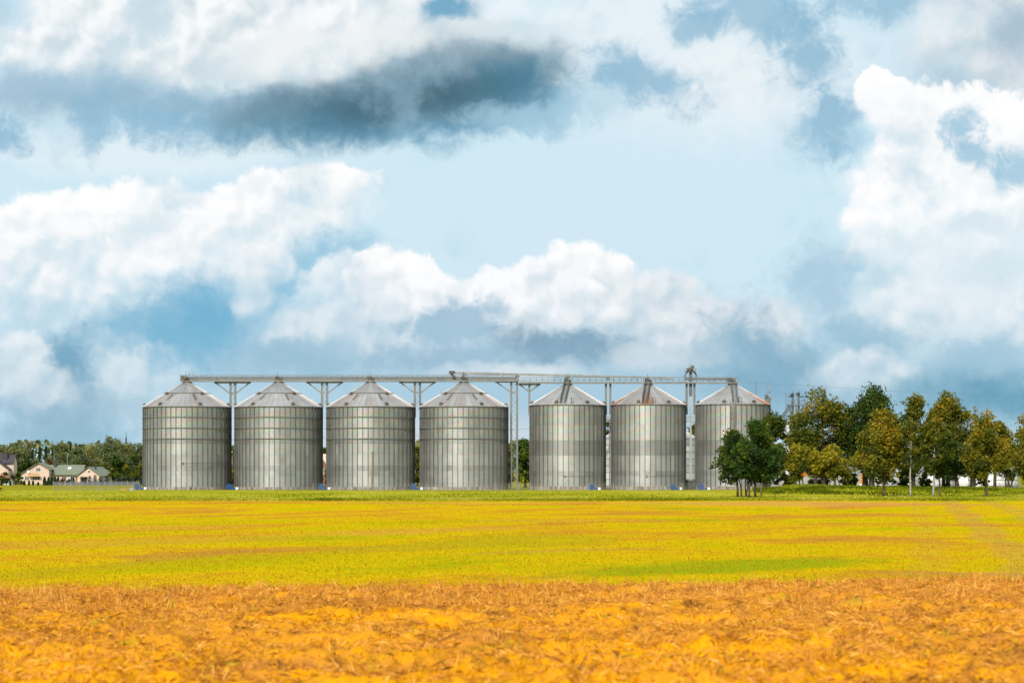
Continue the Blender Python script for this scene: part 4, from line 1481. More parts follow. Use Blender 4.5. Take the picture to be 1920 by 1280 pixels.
# its front gable, lower on the left
gx0, gxa, gx1 = Hx(41) - Hx(100), Hx(77) - Hx(100), Hx(96) - Hx(100)
gza, gz0, gz1 = Hz(868.2), Hz(889.5), Hz(879)
yf = -3.5
MB().add([(gx0, yf, -.3), (gx1, yf, -.3), (gx1, yf, gz1), (gxa, yf, gza), (gx0, yf, gz0), (gx0, 6, -.3), (gx1, 6, -.3), (gx1, 6, gz1), (gxa, 6, gza), (gx0, 6, gz0)],
         [(0, 1, 2, 3, 4), (0, 4, 9, 5), (1, 6, 7, 2)]).build('front_gable', M['plaster'], t)
r = MB()
for (xa, za), (xb, zb) in (((gxa, gza), (gx0 - .5, gz0 - .33)), ((gxa, gza), (gx1 + .5, gz1 - .33))):
    vs = [(xa, yf - .5, za + .04), (xb, yf - .5, zb + .04), (xb, 7, zb + .04), (xa, 7, za + .04)]
    vs += [(x, y, z + .17) for x, y, z in vs]
    r.add(vs, [(0, 1, 2, 3), (4, 7, 6, 5), (0, 4, 5, 1), (1, 5, 6, 2), (2, 6, 7, 3), (3, 7, 4, 0)])
r.build('gable_roof', M['tile_green'], t)
window(t, Hx(76) - Hx(100), Hz(883), 1.25, 1.0, 2, yf)
window(t, Hx(55) - Hx(100), Hz(900), 1.15, 1.25, 2, yf)
window(t, Hx(72.5) - Hx(100), Hz(899), 2.2, .95, 2, yf)
MB().box(Hx(59) - Hx(100), Hx(79) - Hx(100), yf - 1.3, yf - .05, Hz(892.5), Hz(892)).build('balcony_floor', M['plaster2'], t)
rl = MB()
for k in range(13):
    x = Hx(59) - Hx(100) + k * .26
    rl.box(x, x + .2, yf - 1.3, yf - 1.24, Hz(892), Hz(886.8))
rl.build('balcony_board', M['timber'], t)['kind'] = 'stuff'
di = MB().lathe([(0, 0), (.25, .04), (.42, .14)], 14)
o = di.build('satellite_dish', M['white'], t)
o.location = (Hx(57.5) - Hx(100), yf - .45, Hz(884))
o.rotation_euler = (math.radians(70), 0, math.radians(20))
window(t, Hx(120) - Hx(100), Hz(900), 1.2, 1.1, 1, 0)
window(t, Hx(136) - Hx(100), Hz(900), 1.2, 1.1, 1, 0)

# the garage house to its right, turned so that its right roof side shows
t, ro, s_ = gable_house('garage', 'small pink gabled garage house right of the long green roofed house', 'house', (Hx(173), YH - 6, 0), math.radians(-18), 7.6, 8.5, Hz(891.5), Hz(876), M['plaster'], M['tile_green'])
window(t, 0.1, Hz(885.6), .6, .6, 0)
MB().box(-2.7, -.6, -.05, .02, -.1, 2.0).build('door', M['glass'], t)
MB().box(-2.9, -.4, -1.0, 0, 2.15, 2.28).build('canopy', M['tile_green'], t)
MB().box(.9, 1.25, 2.0, 2.4, Hz(880), Hz(873.5)).build('vent_pipe', M['tile_dark'], ro)
# lean-to between them
t = thing('shed', 'little brown lean-to shed between the long house and the garage', 'shed', (Hx(150), YH - 2, 0))
MB().box(-.9, .9, 0, 4, -.3, 2.0).build('wall', M['brick_red'], t)
MB().add([(-1.2, -.4, 2.05), (1.2, -.4, 2.5), (1.2, 4.2, 2.5), (-1.2, 4.2, 2.05), (-1.2, -.4, 2.17), (1.2, -.4, 2.62), (1.2, 4.2, 2.62), (-1.2, 4.2, 2.17)],
         [(0, 1, 2, 3), (4, 7, 6, 5), (0, 4, 5, 1), (1, 5, 6, 2), (2, 6, 7, 3), (3, 7, 4, 0)]).build('roof', M['tile_dark'], t)

# the dark roofed house at the edge
YA = 700.0
t = thing('house', 'house with a steep dark roof and a wide chimney at the left edge', 'house', (AX(-2, YA), YA, 0))
A = lambda px: AX(px, YA) - AX(-2, YA)
Az = lambda q: AZ(q, YA)
MB().box(A(-40), A(25.5), 0, 5, -.3, Az(868)).add([(A(25.5), 0, Az(868)), (A(25.5), 5, Az(868)), (A(25.5), 2.5, Az(853))], [(0, 1, 2)]).build('wall', M['plaster2'], t)
r = MB()
for y0, y1 in ((-.5, 2.5), (5.5, 2.5)):
    vs = [(A(-42), y0, Az(868.5)), (A(26.6), y0, Az(868.5)), (A(26.6), y1, Az(853)), (A(-42), y1, Az(853))]
    vs += [(x, y, z + .2) for x, y, z in vs]
    r.add(vs, [(0, 1, 2, 3), (4, 7, 6, 5), (0, 4, 5, 1), (1, 5, 6, 2), (2, 6, 7, 3), (3, 7, 4, 0)])
ro = r.build('roof', M['tile_dark'], t)
MB().box(A(2), A(13), .5, 1.5, Az(866), Az(848.5)).box(A(1.6), A(13.4), .4, 1.6, Az(848.5), Az(847.6)).build('chimney', M['tile_dark'], ro)
MB().add([(A(-24), -4, -.3), (A(21), -4, -.3), (A(21), -4, Az(880)), (A(-2), -4, Az(863)), (A(-24), -4, Az(880)), (A(-24), 1, -.3), (A(21), 1, -.3), (A(21), 1, Az(880)), (A(-2), 1, Az(863)), (A(-24), 1, Az(880))],
         [(0, 1, 2, 3, 4), (1, 6, 7, 2), (0, 4, 9, 5)]).build('front_gable', M['plaster'], t)
r = MB()
for e, xb in ((1, A(22.5)), (-1, A(-26))):
    vs = [(A(-2), -4.5, Az(862)), (xb, -4.5, Az(881)), (xb, 2, Az(881)), (A(-2), 2, Az(862))]
    vs += [(x, y, z + .22) for x, y, z in vs]
    r.add(vs, [(0, 1, 2, 3), (4, 7, 6, 5), (0, 4, 5, 1), (1, 5, 6, 2), (2, 6, 7, 3), (3, 7, 4, 0)])
r.build('gable_roof', M['tile_dark'], t)
MB().box(A(7), A(21.2), -4.06, -3.99, -.2, Az(886.5)).build('brick_base', M['brick_red'], t)
window(t, A(2), Az(886), .9, .9, 1, -4)

# two houses glimpsed in the gaps between the silos
t, ro, s_ = gable_house('house', 'pink house glimpsed in the gap between the first and second wide silos', 'house', (AX(433, 640), 640, 0), math.radians(90), 9, 9, AZ(857, 640), AZ(846, 640), M['plaster'], M['grey_conc'])
MB().box(-4.55, 4.6, -.06, 9.06, -.3, AZ(871, 640)).build('plinth', M['brick_red'], t)
window(t, 0, 2.2, 1.2, 1.2)
t, ro, s_ = gable_house('house', 'brown gabled house glimpsed in the gap between the second and third wide silos', 'house', (AX(602, 660), 660, 0), math.radians(-62), 8, 9, AZ(868, 660), AZ(852, 660), M['brick_red'], M['plaster2'])
window(t, -1.5, 3.2, 1.1, 1.3)
window(t, 1.5, 3.2, 1.1, 1.3)

# polytunnel
YG = 690.0
t = thing('greenhouse', 'pale blue plastic garden tunnel beside the dark roofed house', 'greenhouse', (AX(15.5, YG), YG, 0), math.radians(8))
g_ = MB()
n = 10
vs, fs = [], []
for y in (0, 4.5):
    for k in range(n + 1):
        q = PI * k / n
        vs.append((-1.2 * math.cos(q), y, 1.75 * math.sin(q)))
for k in range(n):
    fs.append((k, k + 1, n + 2 + k, n + 1 + k))
fs += [tuple(range(n + 1)), tuple(range(2 * n + 1, n, -1))]
M['film'] = plain('pale plastic film', (.50, .66, .66), .35, var=.1)
g_.add(vs, fs).build('cover', M['film'], t)
hp = MB()
for y in (-.03, 1.5, 3, 4.53):
    hp.tube([(-1.23 * math.cos(PI * k / 8), y, 1.79 * math.sin(PI * k / 8)) for k in range(9)], .035, 4)
hp.build('hoops', M['galv_post'], t)

# picket fence along the garden
YP = 655.0
t = thing('garden_fence', 'grey picket fence with pale posts along the house gardens', 'fence', (AX(100, YP), YP, 0))
post = MB().box(-.07, .07, -.07, .07, -.1, 1.25).mesh('post', M['galv_post'])
pan = MB()
for k in range(12):
    pan.box(.1 + k * .115, .19 + k * .115, -.02, .02, .12, 1.0)
pan.box(.05, 1.5, .021, .05, .25, .33).box(.05, 1.5, .021, .05, .8, .88)
M['fence_grey'] = plain('grey fence boards', (.13, .14, .16), .8)
pm = pan.mesh('fence_panel', M['fence_grey'])
n = int((AX(268, YP) - AX(100, YP)) / 1.55)
for k in range(n + 1):
    o = link('post', post, t)
    o.location = (k * 1.55, 0, 0)
    if k < n:
        o = link('fence_panel', pm, t)
        o.location = (k * 1.55, 0, 0)
# chain link fence in front of the silos
YC = 478.0


def chain_fence(label, pxs, h, Y, mesh=True):
    t = thing('wire_fence', label, 'fence', (AX(pxs[0], Y), Y, 0))
    me = MB().box(-.045, .045, -.045, .045, 0, h + .12).mesh('post', M['galv_post'])
    xs = [AX(p, Y) - AX(pxs[0], Y) for p in pxs]
    for x in xs:
        o = link('post', me, t)
        o.location = (x, 0, 0)
    w = MB()
    for k in range(4):
        z = .15 + (h - .15) * k / 3
        w.tube([(xs[0], 0, z), (xs[-1], 0, z)], .012, 4)
    o = w.build('line_wire', M['galv_post'], t)
    if mesh:
        d = MB()
        L = xs[-1] - xs[0]
        n = int(L / .35)
        for k in range(n):
            x = k * .35
            d.bar((x, 0, .1), (min(L, x + h), 0, h), .012)
            d.bar((x, .01, h), (min(L, x + h), .01, .1), .012)
        tag(d.build('wire_mesh', M['galv_post'], t), kind='stuff')
    return t


chain_fence('low wire mesh fence running left from the leftmost silo over the meadow', [100, 133, 150, 183, 210, 246, 262], 1.35, YC)
chain_fence('wire fence with thin pale posts running along the front of the silos', [587, 630, 674, 716, 758, 801, 846, 890, 930, 974, 995, 1038, 1060, 1105, 1150, 1192, 1236, 1279, 1322], 1.5, YC)

# utility pole in front of the third silo
YQ = 488.0
t = thing('utility_pole', 'brown wooden pole standing in front of the third wide silo', 'pole', (AX(697.5, YQ), YQ, GZ - .1), 0)
hp_ = (920 - 846) / F * YQ
MB().tube([(0, 0, 0), (.06, 0, hp_ * .5), (.15, 0, hp_)], [.16, .14, .10], 8).build('shaft', M['wood'], t)
p = MB().box(-.15, .45, -.05, .05, hp_ - .55, hp_ - .45).box(-.1, .4, -.05, .05, hp_ - 1.0, hp_ - .92)
p.build('crossarm', M['zinc_dark'], t)
for x, z in ((-.1, hp_ - .45), (.4, hp_ - .45), (.15, hp_)):
    MB().lathe([(.05, z), (.09, z + .08), (.05, z + .16), (0, z + .18)], 8, (x, 0)).build('insulator', M['zinc_dark'], t)
t = thing('lamp_post', 'thin grey pole rising behind the ridge of the green roof', 'pole', (AX(126.5, 760), 760, 0))
MB().tube([(0, 0, -.2), (0, 0, AZ(848.5, 760))], [.13, .08], 8).build('shaft', M['galv_post'], t)
z = AZ(848.5, 760)
MB().tube([(0, 0, z), (-.3, 0, z + .1), (-.5, 0, z + .02)], .06, 6).build('arm', M['galv_post'], t)
MB().box(-.75, -.35, -.12, .12, z - .06, z + .05).build('lamp_head', M['white'], t)
t = thing('radio_mast', 'dark slim mast standing up from the far trees left of the silos', 'mast', (AX(236.5, 1150), 1150, 0))
MB().tube([(0, 0, 0), (0, 0, AZ(833, 1150))], [.9, .5], 6).tube([(0, 0, AZ(833, 1150)), (0, 0, AZ(820, 1150))], [.5, .35], 6).build('tower', M['tile_dark'], t)
MB().tube([(0, 0, AZ(820, 1150)), (0, 0, AZ(808, 1150))], [.18, .06], 6).build('spire', M['tile_dark'], t)

# overhead lines
for lab, pts in (('upper overhead line passing behind the left trees and the wide silos', [(-60, 831), (270, 830), (780, 815), (985, 804), (1450, 800), (1990, 797)]),
                 ('faint overhead line high behind the trees on the right', [(1400, 716), (1690, 734), (1990, 745)]),
                 ('low overhead line hanging behind the green roofed house', [(55, 860), (128, 857), (200, 866), (300, 870)])):
    Y = 800.0 if 'upper' in lab else 640.0 if 'faint' in lab else 800.0
    P = [Vector((AX(a, Y), Y, AZ(b, Y))) for a, b in pts]
    out = []
    for a, b in zip(P[:-1], P[1:]):
        for k in range(10):
            q = a.lerp(b, k / 10)
            out.append(q)
    out.append(P[-1])
    tag(MB().tube(out, .02 if 'faint' in lab else .035, 4).build('overhead_line', M['zinc_dark']), lab, 'cable', 'overhead electric lines')

# small things lying in the meadow left of the silos
for px, w, h, lab, mt in ((191, 5, 4, 'grey heap of rubble by the wire fence in the meadow left of the silos', 'grey_conc'), (247, 7, 4.5, 'grey concrete block lying just left of the blue fan', 'grey_conc'),
                          (232, 9, 1.8, 'pale plank pile lying on the grass near the leftmost silo', 'timber')):
    Y = 484.0
    m = MB()
    k = Y / F
    rr = random.Random(px)
    if mt == 'grey_conc' and px < 200:
        for q in range(9):
            x, s = rr.uniform(-w / 2, w / 2) * k, rr.uniform(.5, 1.3) * k
            m.bar((x, rr.uniform(-.3, .3), .02), (x + rr.uniform(-.3, .3), rr.uniform(-.3, .3), s * 1.6), s, s * .8)
    elif mt == 'grey_conc':
        m.box(-w / 2 * k, w / 2 * k, -.4, .4, 0, h * k).box(-w / 2 * k - .06, -w / 2 * k + .1, -.45, .45, h * k, h * k + .08).box(0, w / 2 * k, -.3, .3, h * k, h * k + .12)
    else:
        for q in range(6):
            x = rr.uniform(-.3, .3)
            m.bar((-w / 2 * k + x, rr.uniform(-.4, .4), .05 + .05 * q), (w / 2 * k + x, rr.uniform(-.4, .4), .06 + .05 * q), .18, .05)
    o = m.build({'grey_conc': 'concrete_block' if px > 200 else 'rubble_heap', 'timber': 'plank_pile'}[mt], M[mt])
    o.location = (AX(px, Y), Y, GZ)
    tag(o, lab, {'grey_conc': 'block' if px > 200 else 'rubble', 'timber': 'planks'}[mt])

# ------------------------------------------------------------------ yard behind the trees on the right
YR = 548.0
R = lambda px: AX(px, YR)
Rz = lambda q: AZ(q, YR)
t = thing('yard_wall', 'grey concrete yard wall with posts behind the small yellow trees', 'wall', (R(1446), YR, 0))
n = 12
L = R(1622) - R(1446)
for k in range(n):
    o = MB().box(.1, L / n - .1, -.06, .06, -.1, Rz(894)).box(.1, L / n - .1, -.09, .09, Rz(894), Rz(893)).build('wall_panel', M['grey_conc'], t)
    o.location = (k * L / n, 0, 0)
for k in range(n + 1):
    o = MB().box(-.1, .1, -.12, .12, -.1, Rz(891.5)).build('post', M['galv_post'], t)
    o.location = (k * L / n, 0, 0)
t = thing('palisade_fence', 'thin steel palisade fence in front of the low white silos', 'fence', (R(1620), YR - 8, 0))
L = AX(1925, YR - 8) - AX(1620, YR - 8)
m = MB()
for k in range(int(L / .33)):
    m.box(k * .33, k * .33 + .045, -.02, .02, .05, 1.15 + (.25 if k % 9 == 0 else 0))
m.box(0, L, .021, .05, .25, .31).box(0, L, .021, .05, .95, 1.01)
tag(m.build('pickets', M['zinc_dark'], t), kind='stuff')
for k in range(11):
    o = MB().box(-.05, .05, -.05, .05, 0, 1.4).build('post', M['galv_post'], t)
    o.location = (k * L / 10, .08, 0)
t = thing('handrail', 'dark pipe rail on tall posts behind the palisade fence', 'rail', (R(1622), YR - 4, 0))
L = R(1722) - R(1622)
MB().tube([(0, 0, Rz(897.5)), (L, 0, Rz(897.5))], .06, 6).build('rail', M['zinc_dark'], t)
for k in range(5):
    o = MB().box(-.05, .05, -.05, .05, 0, Rz(897.5)).build('post', M['zinc_dark'], t)
    o.location = (k * L / 4, 0, 0)
t = thing('gate_pillar', 'pale concrete gate pillar between the birch and the dark low tree', 'pillar', (R(1722), YR - 9, 0))
MB().box(-.42, .42, -.42, .42, -.1, Rz(900)).build('shaft', M['white'], t)
MB().box(-.5, .5, -.5, .5, Rz(900), Rz(899)).build('cap', M['grey_conc'], t)
# white trailer cabin
t = thing('cabin_trailer', 'white trailer cabin with a round dark vent parked by the palisade fence', 'trailer', (R(1817), YR - 10.5, GZ))
MB().box(-1.25, .75, -.9, .9, .35, 1.45).add([(.75, -.9, .35), (1.45, -.9, .35), (1.2, -.9, .95), (.75, -.9, 1.2), (.75, .9, .35), (1.45, .9, .35), (1.2, .9, .95), (.75, .9, 1.2)],
                                             [(0, 1, 2, 3), (4, 7, 6, 5), (1, 5, 6, 2), (2, 6, 7, 3), (0, 4, 5, 1)]).build('body', M['white'], t)
MB().tube([(-.55, -.93, 1.0), (-.55, -.9, 1.0)], .3, 14).build('vent', M['black'], t)
for x in (-.8, .55):
    w = MB().tube([(x, -.92, .28), (x, -.7, .28)], .28, 14).build('wheel', M['black'], t)
    MB().tube([(x, -.935, .28), (x, -.921, .28)], .14, 10).build('rim', M['zinc'], w)
    MB().tube([(x, .7, .28), (x, .92, .28)], .28, 14).build('wheel', M['black'], t)
# white cabinet
t = thing('switch_cabinet', 'white cabinet with a small red disc, beside the orange machine', 'cabinet', (R(1602), YR - 9, GZ))
MB().box(-.95, .95, -.3, .3, .15, 1.15).build('body', M['white'], t)
MB().box(-1.0, 1.0, -.34, .34, 1.15, 1.22).build('cap', M['grey_conc'], t)
M['red'] = plain('faded red paint', (.35, .05, .05), .5)
MB().tube([(-.35, -.325, .75), (-.35, -.30, .75)], .2, 14).build('disc', M['red'], t)
for x in (-.8, .8):
    MB().box(x - .06, x + .06, -.2, .2, -.1, .15).build('foot', M['black'], t)
# orange loader arm
t = thing('auger', 'orange grain auger standing upright among the tree trunks', 'auger', (R(1608.5), YR - 6, GZ))
MB().tube([(0, 0, .3), (.35, 0, Rz(884.5))], .42, 10).build('tube', M['orange'], t)
MB().box(-.55, .55, -.5, .5, .1, .95).build('hopper', M['orange'], t)
MB().bar((.2, 0, 1.9), (-.75, 0, 1.0), .2).bar((.28, 0, 2.4), (1.0, 0, 1.9), .22).build('arm', M['orange'], t)
for x in (-.5, .5):
    MB().tube([(x, -.55, .22), (x, -.35, .22)], .22, 12).build('wheel', M['black'], t)
# orange containers
for px0, px1, q0, q1, lab in ((1489, 1511, 893, 884, 'orange container behind the first small yellow tree'), (1481, 1487, 905, 896, 'narrow orange bin at the left of the orange container')):
    Y = YR + 4
    t = thing('container', lab, 'container', (AX((px0 + px1) / 2, Y), Y, 0), 0, 'orange containers in the yard')
    w = (px1 - px0) / F * Y / 2
    z0, z1 = (0.0, AZ(q1, Y))
    MB().box(-w, w, -.9, .9, z0, z1).build('body', M['orange'], t)
    rb = MB()
    for k in range(max(3, int(w * 4))):
        x = -w + (k + .5) * 2 * w / max(3, int(w * 4))
        rb.box(x - .08, x + .08, -.96, -.9, z0 + .1, z1 - .1)
    rb.build('rib', M['orange'], t)
    MB().box(-w - .03, w + .03, -.93, .93, z1, z1 + .08).build('lid', M['zinc_dark'], t)
# long pale hall far behind
t = thing('storage_hall', 'long pale storage hall seen low between the tree trunks', 'building', (AX(1700, 640), 640, 0))
w = (1905 - 1560) / F * 640 / 2
MB().box(-w, w, 0, 16, -.2, AZ(888, 640)).build('wall', M['white'], t)
MB().add([(-w - .4, -.6, AZ(888, 640)), (w + .4, -.6, AZ(888, 640)), (w + .4, 8, AZ(880, 640)), (-w - .4, 8, AZ(880, 640)), (w + .4, 16.6, AZ(888, 640)), (-w - .4, 16.6, AZ(888, 640))],
         [(0, 1, 2, 3), (3, 2, 4, 5), (0, 3, 5), (1, 4, 2), (0, 5, 4, 1)]).build('roof', M['zinc'], t)
for k in range(6):
    x = -w + (k + .5) * w / 3
    MB().box(x - 1.3, x + 1.3, -.06, .03, -.1, 2.6).build('door', M['zinc'], t)

# ------------------------------------------------------------------ trees
def envelope(shape, t):
    if shape == 'round':
        return np.sin(PI * np.clip(t, .001, .999) ** .85) ** .6
    if shape == 'egg':
        return np.sin(PI * np.clip(t, .001, .999) ** .62) ** .7
    if shape == 'column':
        return np.sin(PI * np.clip(t, .001, .999) ** .72) ** .42
    if shape == 'cone':
        return np.clip(1 - t, .02, 1) ** .9
    if shape == 'spread':
        return np.sin(PI * np.clip(t, .001, .999) ** 1.15) ** .5
    return np.sin(PI * t)


def leaf_quads(P, size, g, droop=0.0, flat=0.0):
    n = len(P)
    a = g.normal(size=(n, 3))
    a[:, 2] *= (1 - flat)
    if droop:
        a[:, 2] = a[:, 2] * (1 - droop) - droop * 2.2
    a /= np.linalg.norm(a, axis=1)[:, None] + 1e-6
    b = np.cross(a, g.normal(size=(n, 3)))
    b /= np.linalg.norm(b, axis=1)[:, None] + 1e-6
    s = (size * g.uniform(.6, 1.4, n))[:, None]
    la = 1.0 + droop * 1.4
    return np.stack([P - a * s * .5 * la, P + b * s * .42 + a * s * .08, P + a * s * .5 * la, P - b * s * .42 + a * s * .08], 1)


def tree(name, label, px, Y, left, right, top, bottom, mat, seed, shape='round', n=9000, leaf=.34, bark='bark', tr=.28, clumps=60,
         hi=0.25, tint=(.5, .22), limbs=True, droop=0.0, group=None, base_z=None, trunks=((0, 0),), cat='tree', open_=0.0, tlean=0.0, crel=.17):
    """px: foot of the trunk; left, right, top, bottom: where the crown reaches in the picture at distance Y"""
    g = np.random.default_rng(seed)
    X0 = AX(px, Y)
    gz = base_z if base_z is not None else float(mound_z(np.array([X0]), np.array([Y]))[0]) + GZ
    cx = AX((left + right) / 2, Y) - X0
    rx = (right - left) / 2 / F * Y * (1.16 if n > 4000 else 1.0)
    n = int(n * 1.25)
    z0, z1 = AZ(bottom, Y) - gz, AZ(top, Y) - gz
    H = z1 - z0
    t = thing(name, label, cat, (X0, Y, gz), 0, group)
    # clump centres inside the envelope, most of them near its skin
    ph = g.uniform(0, 2 * PI, 3)
    C, R_ = [], []
    clumps = int(clumps * 1.35)
    # a few heavy boughs bulge out of the envelope; the clumps gather on them
    nb = max(8, int(clumps ** .5 * 2.0 * (H / (2 * rx)) ** .5))
    B = []
    while len(B) < nb:
        q = (len(B) + g.uniform(0, 1)) / nb if len(B) % 2 else g.uniform(.05, .95)
        e = float(envelope(shape, np.array(min(max(q, .03), .97))))
        an = g.uniform(0, 2 * PI)
        rm = g.uniform(.30, .52) * min(rx, (rx * H * .5) ** .5)
        rad = max(0.0, rx * e * 1.08 - rm) * g.uniform(.55, 1.05) ** .6
        B.append((cx + rad * math.cos(an), rad * math.sin(an), z0 + rm * .5 + q * (H - rm * 1.1), rm))
    while len(C) < clumps:
        bx, by, bz, rm = B[int(g.integers(0, nb))]
        rc = g.uniform(.45, 1.25) * crel * (rx * H) ** .5
        v = g.normal(size=3)
        v /= np.linalg.norm(v)
        k = max(.1, rm - rc * .4) * g.uniform(.35, 1.05) ** .5
        z = bz + v[2] * k
        C.append((bx + v[0] * k, by + v[1] * k, min(max(z, z0 + rc * .3), z1 - rc * .55)))
        R_.append(rc)
    C, R_ = np.array(C), np.array(R_)
    # the top of the crown is always filled
    C[0] = (cx + g.uniform(-.12, .12) * rx, 0, z1 - R_[0] * .55)
    C[1] = (cx - rx + R_[1] * .9, 0, z0 + H * (.30 if shape != 'round' else .42))
    C[2] = (cx + rx - R_[2] * .9, 0, z0 + H * (.34 if shape != 'round' else .46))
    # trunk and limbs
    m = MB()
    for ti, (dx, lean) in enumerate(trunks):
        th = z0 + H * ((.72 if shape in ('column', 'cone', 'egg') else .6) if ti == 0 or len(trunks) == 2 and tr > .3 else .22)
        wob = g.uniform(-.25, .25, (5, 2))
        pts = [(dx, 0, -.35)] + [(dx + (lean + tlean) * th * q + wob[i, 0] * q + (cx - dx) * .8 * q * q, wob[i, 1] * q, th * q) for i, q in enumerate((.12, .35, .6, .85, 1.0))]
        k = tr * (1 if ti == 0 else .8)
        m.tube(pts, [k * 1.45, k * 1.05, k * .9, k * .72, k * .45, k * .16], 7)
        if ti == 0:
            tp, th0 = [Vector(p) for p in pts], th
    if limbs:
        for c, rc in zip(C[:int(clumps * .75)], R_):
            c = Vector(c)
            zz = max(z0 * .85, min(c.z - abs(c.x - cx) * .55, th0 * .97))
            b = tp[1]
            for a_, b_ in zip(tp[1:-1], tp[2:]):
                if a_.z <= zz <= b_.z:
                    b = a_.lerp(b_, (zz - a_.z) / (b_.z - a_.z + 1e-6))
            mid = b.lerp(c, .55) + Vector((0, 0, -.06 * (c - b).length * (1 if not droop else -1.5)))
            w = tr * .24
            m.tube([b, mid, c], [w, w * .6, w * .16], 4, cap=False)
            for _ in range(2):
                e = c + Vector(g.normal(size=3) * rc * .5)
                m.tube([mid.lerp(c, .4), e], [w * .4, w * .1], 3, cap=False)
    m.build('trunk', M[bark], t, smooth=True)
    # leaves
    wts = R_ ** 2.0
    if open_:
        wts = wts * (g.uniform(0, 1, clumps) > open_) + 1e-4
    cnt = np.maximum(4, (n * wts / wts.sum())).astype(int)
    idx = np.repeat(np.arange(clumps), cnt)
    v = g.normal(size=(len(idx), 3))
    v /= np.linalg.norm(v, axis=1)[:, None]
    rr = g.uniform(0, 1, len(idx)) ** .45 * 1.08
    # a ragged clump: spiky where twigs run out
    spike = 1 + .42 * np.sin(v[:, 0] * 5 + idx) * np.sin(v[:, 2] * 6 + 2.1 * idx)
    P = C[idx] + v * (R_[idx] * rr * spike)[:, None] * np.array([1, 1, .82 + droop * .8])
    P[:, 2] = np.maximum(P[:, 2], .5)
    ct = np.clip(g.normal(tint[0], tint[1], clumps), 0, 1)
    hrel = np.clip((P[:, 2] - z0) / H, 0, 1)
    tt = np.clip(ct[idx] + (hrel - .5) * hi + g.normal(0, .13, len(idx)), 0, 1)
    Q = leaf_quads(P, leaf, g, droop)
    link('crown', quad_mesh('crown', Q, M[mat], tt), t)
    return t


NEARG = 'trees beside and in front of the silo yard'
# front row on the mound, from the left
tree('young_tree', 'small dark green tree at the left end, half in front of the rightmost silo', 1383, 366, 1336, 1416, 806, 904, 'leaf_dark', 1, 'egg', 10500, .31, tr=.16, clumps=70, group=NEARG, trunks=((0, 0), (.55, .02)), tint=(.55, .22))
tree('young_tree', 'green tree with thin twin stems, second in the group from the silos', 1416, 358, 1376, 1460, 788, 904, 'leaf_green', 2, 'egg', 13000, .31, bark='bark', tr=.16, clumps=84, group=NEARG, trunks=((0, 0), (-.9, 0), (-1.3, .02)), tint=(.42, .22))
tree('young_tree', 'thin stemmed sapling with few leaves between the first two green trees', 1398, 372, 1384, 1412, 842, 898, 'leaf_dark', 3, 'round', 1400, .28, tr=.10, clumps=16, group=NEARG)
tree('young_tree', 'slim tree with yellow flecks standing between the green tree and the dark maple', 1427, 392, 1412, 1462, 820, 905, 'leaf_olive', 4, 'egg', 2600, .30, bark='bark_brown', tr=.13, clumps=26, group=NEARG, tint=(.45, .2))
tree('maple_tree', 'dark rusty maple behind the green trees, touching the right edge of the last silo', 1434.5, 470, 1402, 1488, 773, 902, 'leaf_olive', 5, 'round', 17000, .38, tr=.42, clumps=64, group=NEARG, tint=(.30, .17), hi=.3)
# two small bright trees
tree('bushy_tree', 'small bright yellow green tree with hanging twigs, left of its twin', 1499, 468, 1458, 1533, 838, 898, 'leaf_yellow', 6, 'spread', 6500, .34, bark='bark_brown', tr=.16, clumps=42, droop=.35, group=NEARG, trunks=((0, 0), (.7, .10), (-.5, -.08)), tint=(.45, .2), hi=.3)
tree('bushy_tree', 'small golden green tree with hanging twigs, right of its twin', 1566, 470, 1523, 1600, 838, 900, 'leaf_yellow', 7, 'spread', 7000, .34, bark='bark_brown', tr=.17, clumps=44, droop=.35, group=NEARG, trunks=((0, 0), (.8, .06), (-1.0, -.04)), tint=(.55, .2), hi=.3)
# the tall row behind
tree('tall_tree', 'tall amber topped tree between the elevator tower and the big dark oak', 1544, 506, 1478, 1606, 729, 892, 'leaf_olive', 8, 'round', 20000, .42, tr=.55, clumps=110, group=NEARG, trunks=((0, 0), (-1.6, -.05)), tint=(.45, .2), hi=.55)
tree('oak_tree', 'tallest dark green oak with a broad dense crown', 1622, 505, 1572, 1692, 722, 893, 'leaf_dark', 9, 'round', 22000, .42, tr=.6, clumps=115, group=NEARG, tint=(.42, .2), hi=.15)
tree('tall_tree', 'thick trunked olive tree hidden behind the amber column tree', 1634, 500, 1606, 1668, 800, 895, 'leaf_olive', 10, 'round', 5000, .38, tr=.62, clumps=36, group=NEARG, tint=(.3, .15))
tree('column_tree', 'amber column shaped tree standing forward of the dark oak', 1657, 362, 1609, 1694, 768, 903, 'leaf_amber', 11, 'column', 12000, .29, bark='bark_brown', tr=.20, clumps=80, droop=.25, group=NEARG, tint=(.45, .2), hi=.35)
tree('birch_tree', 'white trunked birch with bare forked branches and thin leaves', 1707, 362, 1683, 1736, 785, 885, 'leaf_olive', 12, 'egg', 2600, .26, bark='birch', tr=.15, clumps=44, group=NEARG, tint=(.4, .2), open_=.45)
tree('tall_tree', 'narrow brown topped tree standing right behind the white birch', 1712, 506, 1686, 1748, 737, 900, 'leaf_olive', 13, 'egg', 9500, .40, tr=.42, clumps=66, group=NEARG, tint=(.36, .2), hi=.6, open_=.15)
tree('tall_tree', 'broad rusty olive tree in the middle of the right hand row', 1777, 506, 1733, 1818, 734, 880, 'leaf_amber', 14, 'round', 17000, .42, tr=.45, clumps=95, group=NEARG, trunks=((0, 0), (-.9, -.02)), tint=(.32, .2), hi=.4)
